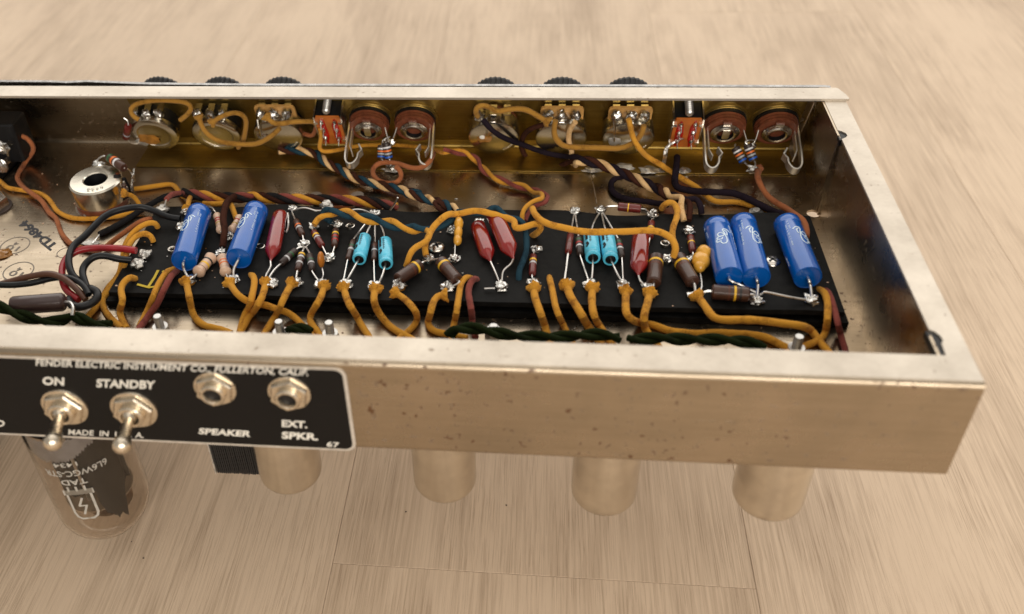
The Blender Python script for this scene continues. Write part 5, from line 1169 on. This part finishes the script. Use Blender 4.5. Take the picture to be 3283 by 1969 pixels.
def jack(x, side, label, wide=.0, tongue=0):
    o = wallpt(x, -2.28); t = thing('input_jack', label, 'jack', o, 'input jacks on the front panel'); M = frame(o, WN, (1, 0, 0))
    m_ = MB(); m_.M = M; m_.lathe([(.05, 1.0), (.05, 1.28), (.14, 1.25), (.16, 1.0)], BRASS, 40); m_.build('star_washer', t)
    m_ = MB(); m_.M = M; m_.lathe([(.17, .9), (.17, 1.15), (.24, 1.15), (.26, .9)], NICKEL, 40); m_.build('washer', t)
    m_ = MB(); m_.M = M; m_.lathe([(.27, .6), (.27, 1.13), (.42, 1.13), (.42, .6)], BLACK, 36); m_.build('body', t)
    m_ = MB(); m_.M = M
    for k in range(3):
        z = .44 + k * .16; pr = [(z, .55), (z, 1.1 - .03 * k), (z + .13, 1.1 - .03 * k), (z + .13, .55)]; m_.lathe(pr, PHEN, 30, smooth=False)
    m_.build('insulating_stack', t)
    m_ = MB(); m_.M = M; m_.lathe([(.4, .36), (.9, .40), (.96, .72), (1.0, .74), (1.08, .58), (1.14, .56), (1.16, .50), (1.13, .42, BLACK), (.5, .36, BLACK), (.5, .001, BLACK)], NICKEL, 32); m_.build('sleeve_ring', t)
    m_ = MB(); m_.M = M; m_.box((-.22, .55, .93), (.22, .95, .99), PHEN); m_.box((-.2, .35, 1.0), (.2, .8, 1.05), NICKEL); m_.build('fixing_tab', t)
    # long contact spring reaching back from the panel and hooking over
    s = side; m_ = MB(); m_.M = M
    P = [Vector((s * 1.05, -.1, .5)), Vector((s * 1.08, -.1, 2.2)), Vector((s * 1.05, -.15, 2.9)), Vector((s * .85, -.15, 3.2)), Vector((s * .6, -.15, 3.15)), Vector((s * .42, -.15, 2.85)), Vector((s * .40, -.15, 2.55))]
    P = smooth_path(P, 5) + [Vector((s * .22, -.15, 2.3)), Vector((s * .42, -.12, 1.95))]
    m_.ribbon(P, (0, 1, 0), .5, SPRING, .08); m_.build('contact_spring', t)
    m_ = MB(); m_.M = M; m_.ribbon([Vector((s * .88, -.1, .5)), Vector((s * .88, -.1, 2.1)), Vector((s * .72, -.1, 2.5))], (0, 1, 0), .45, SPRING, .06); m_.build('contact_leaf', t)
    if tongue:
        m_ = MB(); m_.M = M; m_.prism([(-.18, .5), (.18, .5), (.18, -.1), (.1, -.2), (-.1, -.2), (-.18, -.1)], 1.17, 1.22, NICKEL); m_.build('solder_tongue', t)
    m_ = MB(); m_.M = M; m_.ribbon([Vector((-s * .9, .1, .8)), Vector((-s * 1.05, -.1, 1.3)), Vector((-s * 1.15, -.25, 1.5))], (0, 1, 0), .2, NICKEL, .05)
    m_.blob((-s * 1.2, -.3, 1.55), .2, .2, .18, SOLDER, 12, 7, .35)
    m_.build('solder_lug', t)
jack(-24.0, -1, 'left input jack of the left pair, contact spring on its left', tongue=1)
jack(-21.5, 1, 'right input jack of the left pair, wide contact spring on its right')
jack(-5.2, -1, 'left input jack of the right pair, beside the right slide switch', tongue=1)
jack(-2.6, 1, 'right input jack of the right pair, next to the end wall')
m_ = MB(); m_.blob(PT('D', (940, 1060, '2.7')), .3, .2, .22, SOLDER, 14, 7, .4); m_.build('solder', bpy.data.objects['input_jack'])
m_ = MB(); m_.blob(PT('F', (1030, 965, '2.7')), .28, .2, .22, SOLDER, 14, 7, .4); m_.build('solder', bpy.data.objects['input_jack.002'])
# braided ground strap at the right switch
m_ = MB(); P0 = PTS('F', [(290, 640, '1.5'), (200, 680, '1.8'), (125, 740, '2.1'), (110, 820, '2.4'), (90, 920, ZF + .4)])
for k in range(4): m_.tube([p + Vector((.05 * k - .08, .02 * math.sin(i * 3 + k), .02 * math.cos(i * 2 + k))) for i, p in enumerate(smooth_path(P0, 5))], .035, LEAD, 5)
tag(m_.build('braided_strap', None, loc=P0[2]), 'thin silver braided strap hanging from the right slide switch', 'wire')

# loose trim pot standing on the chassis floor
c0 = PT('A', (905, 1110, -2.75)); t = thing('trim_potentiometer', 'steel ring shaped trim pot standing by itself on the chassis floor at the left', 'potentiometer', (c0.x, c0.y, ZF))
m_ = MB(); m_.M = Matrix.Translation(c0) @ Matrix.Rotation(.04, 4, 'X'); R0 = 1.37
m_.lathe([(-1.25, R0 * .98), (0 - .08, R0), (0, R0 * .94), (0, .66), (-.05, .60, BLACK), (-.7, .56, BLACK), (-.7, .001, BLACK)], POTCAN, 48); m_.build('can', t)
m_ = MB(); m_.M = Matrix.Translation(c0); m_.lathe([(-1.5, 1.32), (-1.2, 1.34), (-1.2, .5)], PHEN, 40); m_.lathe([(-1.62, 1.42), (-1.5, 1.42), (-1.5, .5)], NICKEL, 40); m_.build('base', t)
m_ = MB(); vs_ = [('35672', 150), ('137', 40), ('6433', 300)]
for s_, a0 in vs_:
    for k, ch in enumerate(s_):
        a = math.radians(a0 - k * 13 + 10); p = c0 + Vector((math.cos(a), math.sin(a), 0)) * .98
        tn = Vector((math.sin(a), -math.cos(a), 0)); rd = Vector((math.cos(a), math.sin(a), 0))
        put_text(m_, ch, p - tn * .08 - rd * .1, p + tn * .08 - rd * .1, p - tn * .08 + rd * .12, OLDSOLDER, (0, 0, 1), .0, .006)
m_.build('stamped_number', t)
m_ = MB(); p = PT('A', (940, 965, -2.7)); m_.blob(p, .38, .25, .16, SOLDER, 14, 7, .35); m_.build('solder', t)
m_ = MB(); m_.M = frame(PT('A', (1125, 1230, -3.4)), (.75, -.5, .35), (0, 0, 1)); m_.box((-.55, -.75, -.1), (.5, .7, .0), BLACK, .05)
for k in (-.42, 0, .42):
    m_.box((-.2, k - .15, 0), (.35, k + .15, .05), NICKEL, .02); m_.blob((.15, k, .08), .13, .13, .1, CBROWN if k else SOLDER, 10, 6, .2)
m_.build('lug_wafer', t)
m_ = MB(); m_.tube(smooth_path(PTS('A', [(1275, 1010, -2.6), (1268, 1080, -2.9), (1255, 1160, -3.3), (1255, 1235, -3.7)]), 4), .06, SOLDER, 7); m_.blob(PT('A', (1268, 1100, -3.0)), .1, .1, .3, SOLDER, 8, 6, .4); m_.build('lug', t)
m_ = MB(); m_.M = Matrix.Translation(c0) @ Matrix.Rotation(0, 4, 'Z'); m_.box((.95, .15, -.02), (1.3, .38, .06), BLACK); m_.build('clamp_tab', t)

def stud(c, u, v, zt, label, r=.2, nut=False):
    p = PT(c, (u, v, zt)); t = thing('threaded_stud', label, 'bolt', (p.x, p.y, ZF), 'threaded studs standing on the chassis floor'); m_ = MB(); m_.M = Matrix.Translation((p.x, p.y, ZF)); H = zt - ZF; pr = [(0, r)]
    k = 0
    while k * .1 < H - .1: pr += [(k * .1 + .02, r * .86), (k * .1 + .07, r)]; k += 1
    m_.lathe(pr + [(H - .03, r * .95), (H, r * .8), (H, .001)], CONE, 16); m_.build('shaft', t)
    m_ = MB(); m_.M = Matrix.Translation((p.x, p.y, ZF)); hexnut(m_, r * 1.9, .0, .28, CONE, 10); m_.lathe([(.28, r * 1.3), (.28, r * 1.7), (.36, r * 1.7), (.36, r * 1.2)], CONE, 16); m_.build('nut', t)
stud('G', 455, 1225, ZF + .95, 'zinc stud beside the maroon wire near the first dark blue capacitor')
stud('H', 275, 1275, ZF + .95, 'zinc stud between the crossing yellow wires near the rear wall')
stud('H', 752, 1285, ZF + .95, 'zinc stud standing clear right of the curved yellow wire')
stud('I', 985, 1318, ZF + .6, 'zinc stud just peeping out behind the green twisted wires')
stud('K', 1115, 1290, ZF + .95, 'zinc stud near the right end, between the two long yellow wires')
stud('K', 745, 190, ZF + .5, 'zinc stud behind the touching dark blue capacitors')
stud('A', 830, 1375, ZF + .55, 'zinc stud in front of the loose trim pot')
stud('H', 628, 78, ZF + .35, 'zinc stud tip behind the four strand twist, left of two')
stud('H', 1025, 75, ZF + .35, 'zinc stud tip behind the four strand twist, right of two')
p = PT('A', (10, 1385, ZF)); t = thing('hex_nut', 'large steel hex nut with a star washer at the left edge of the chassis floor', 'nut', (p.x, p.y, ZF))
m_ = MB(); m_.M = Matrix.Translation((p.x - .3, p.y, ZF)); hexnut(m_, .75, .08, .62, NICKEL, 15); m_.lathe([(.6, .0001), (.6, .35), (.66, .33), (.66, .0001)], BLACK, 20); m_.build('nut', t)
m_ = MB(); m_.M = Matrix.Translation((p.x - .3, p.y, ZF)); m_.lathe([(0, .5), (0, .88), (.07, .88), (.07, .5)], CDARK, 26); m_.build('star_washer', t)
# black terminal block at the far left
a = PT('A', (320, 790, ZF)); b = PT('A', (70, 1120, ZF))
t = thing('terminal_block', 'black terminal block with solder lugs at the far left of the chassis', 'terminal block', (a.x - 3, a.y - 1, ZF))
m_ = MB(); d = (a - b); xa = max(a.x, b.x)
m_.prism([(b.x - .3, b.y - .2), (a.x - .1, a.y - .1), (a.x + .1, 21.6), (-47, 21.6), (-47, b.y - .2)], ZF + .02, ZF + .6, BLACK, .05); m_.build('base', t)
m_ = MB(); tb = PT('A', (100, 545, -1.5)); m_.box((-47, 19.6, ZF + .6), (tb.x + .3, 21.3, -1.55), BLACK, .12); m_.build('case', t)
m_ = MB(); m_.M = frame(Vector((-43.5, 17.79, -2.3)), (0, -1, 0)); 
for c_, u, v in (('A', 135, 735), ('A', 40, 820), ('A', 15, 985)):
    q = PT(c_, (u, v, -2.6 if v < 900 else -3.4)); m_.M = Matrix(); m_.blob(q, .3, .3, .38, SOLDER, 14, 8, .3); m_.ribbon([q + Vector((0, .9, -.1)), q], (0, 0, 1), .4, NICKEL, .05)
m_.build('solder_lug', t)
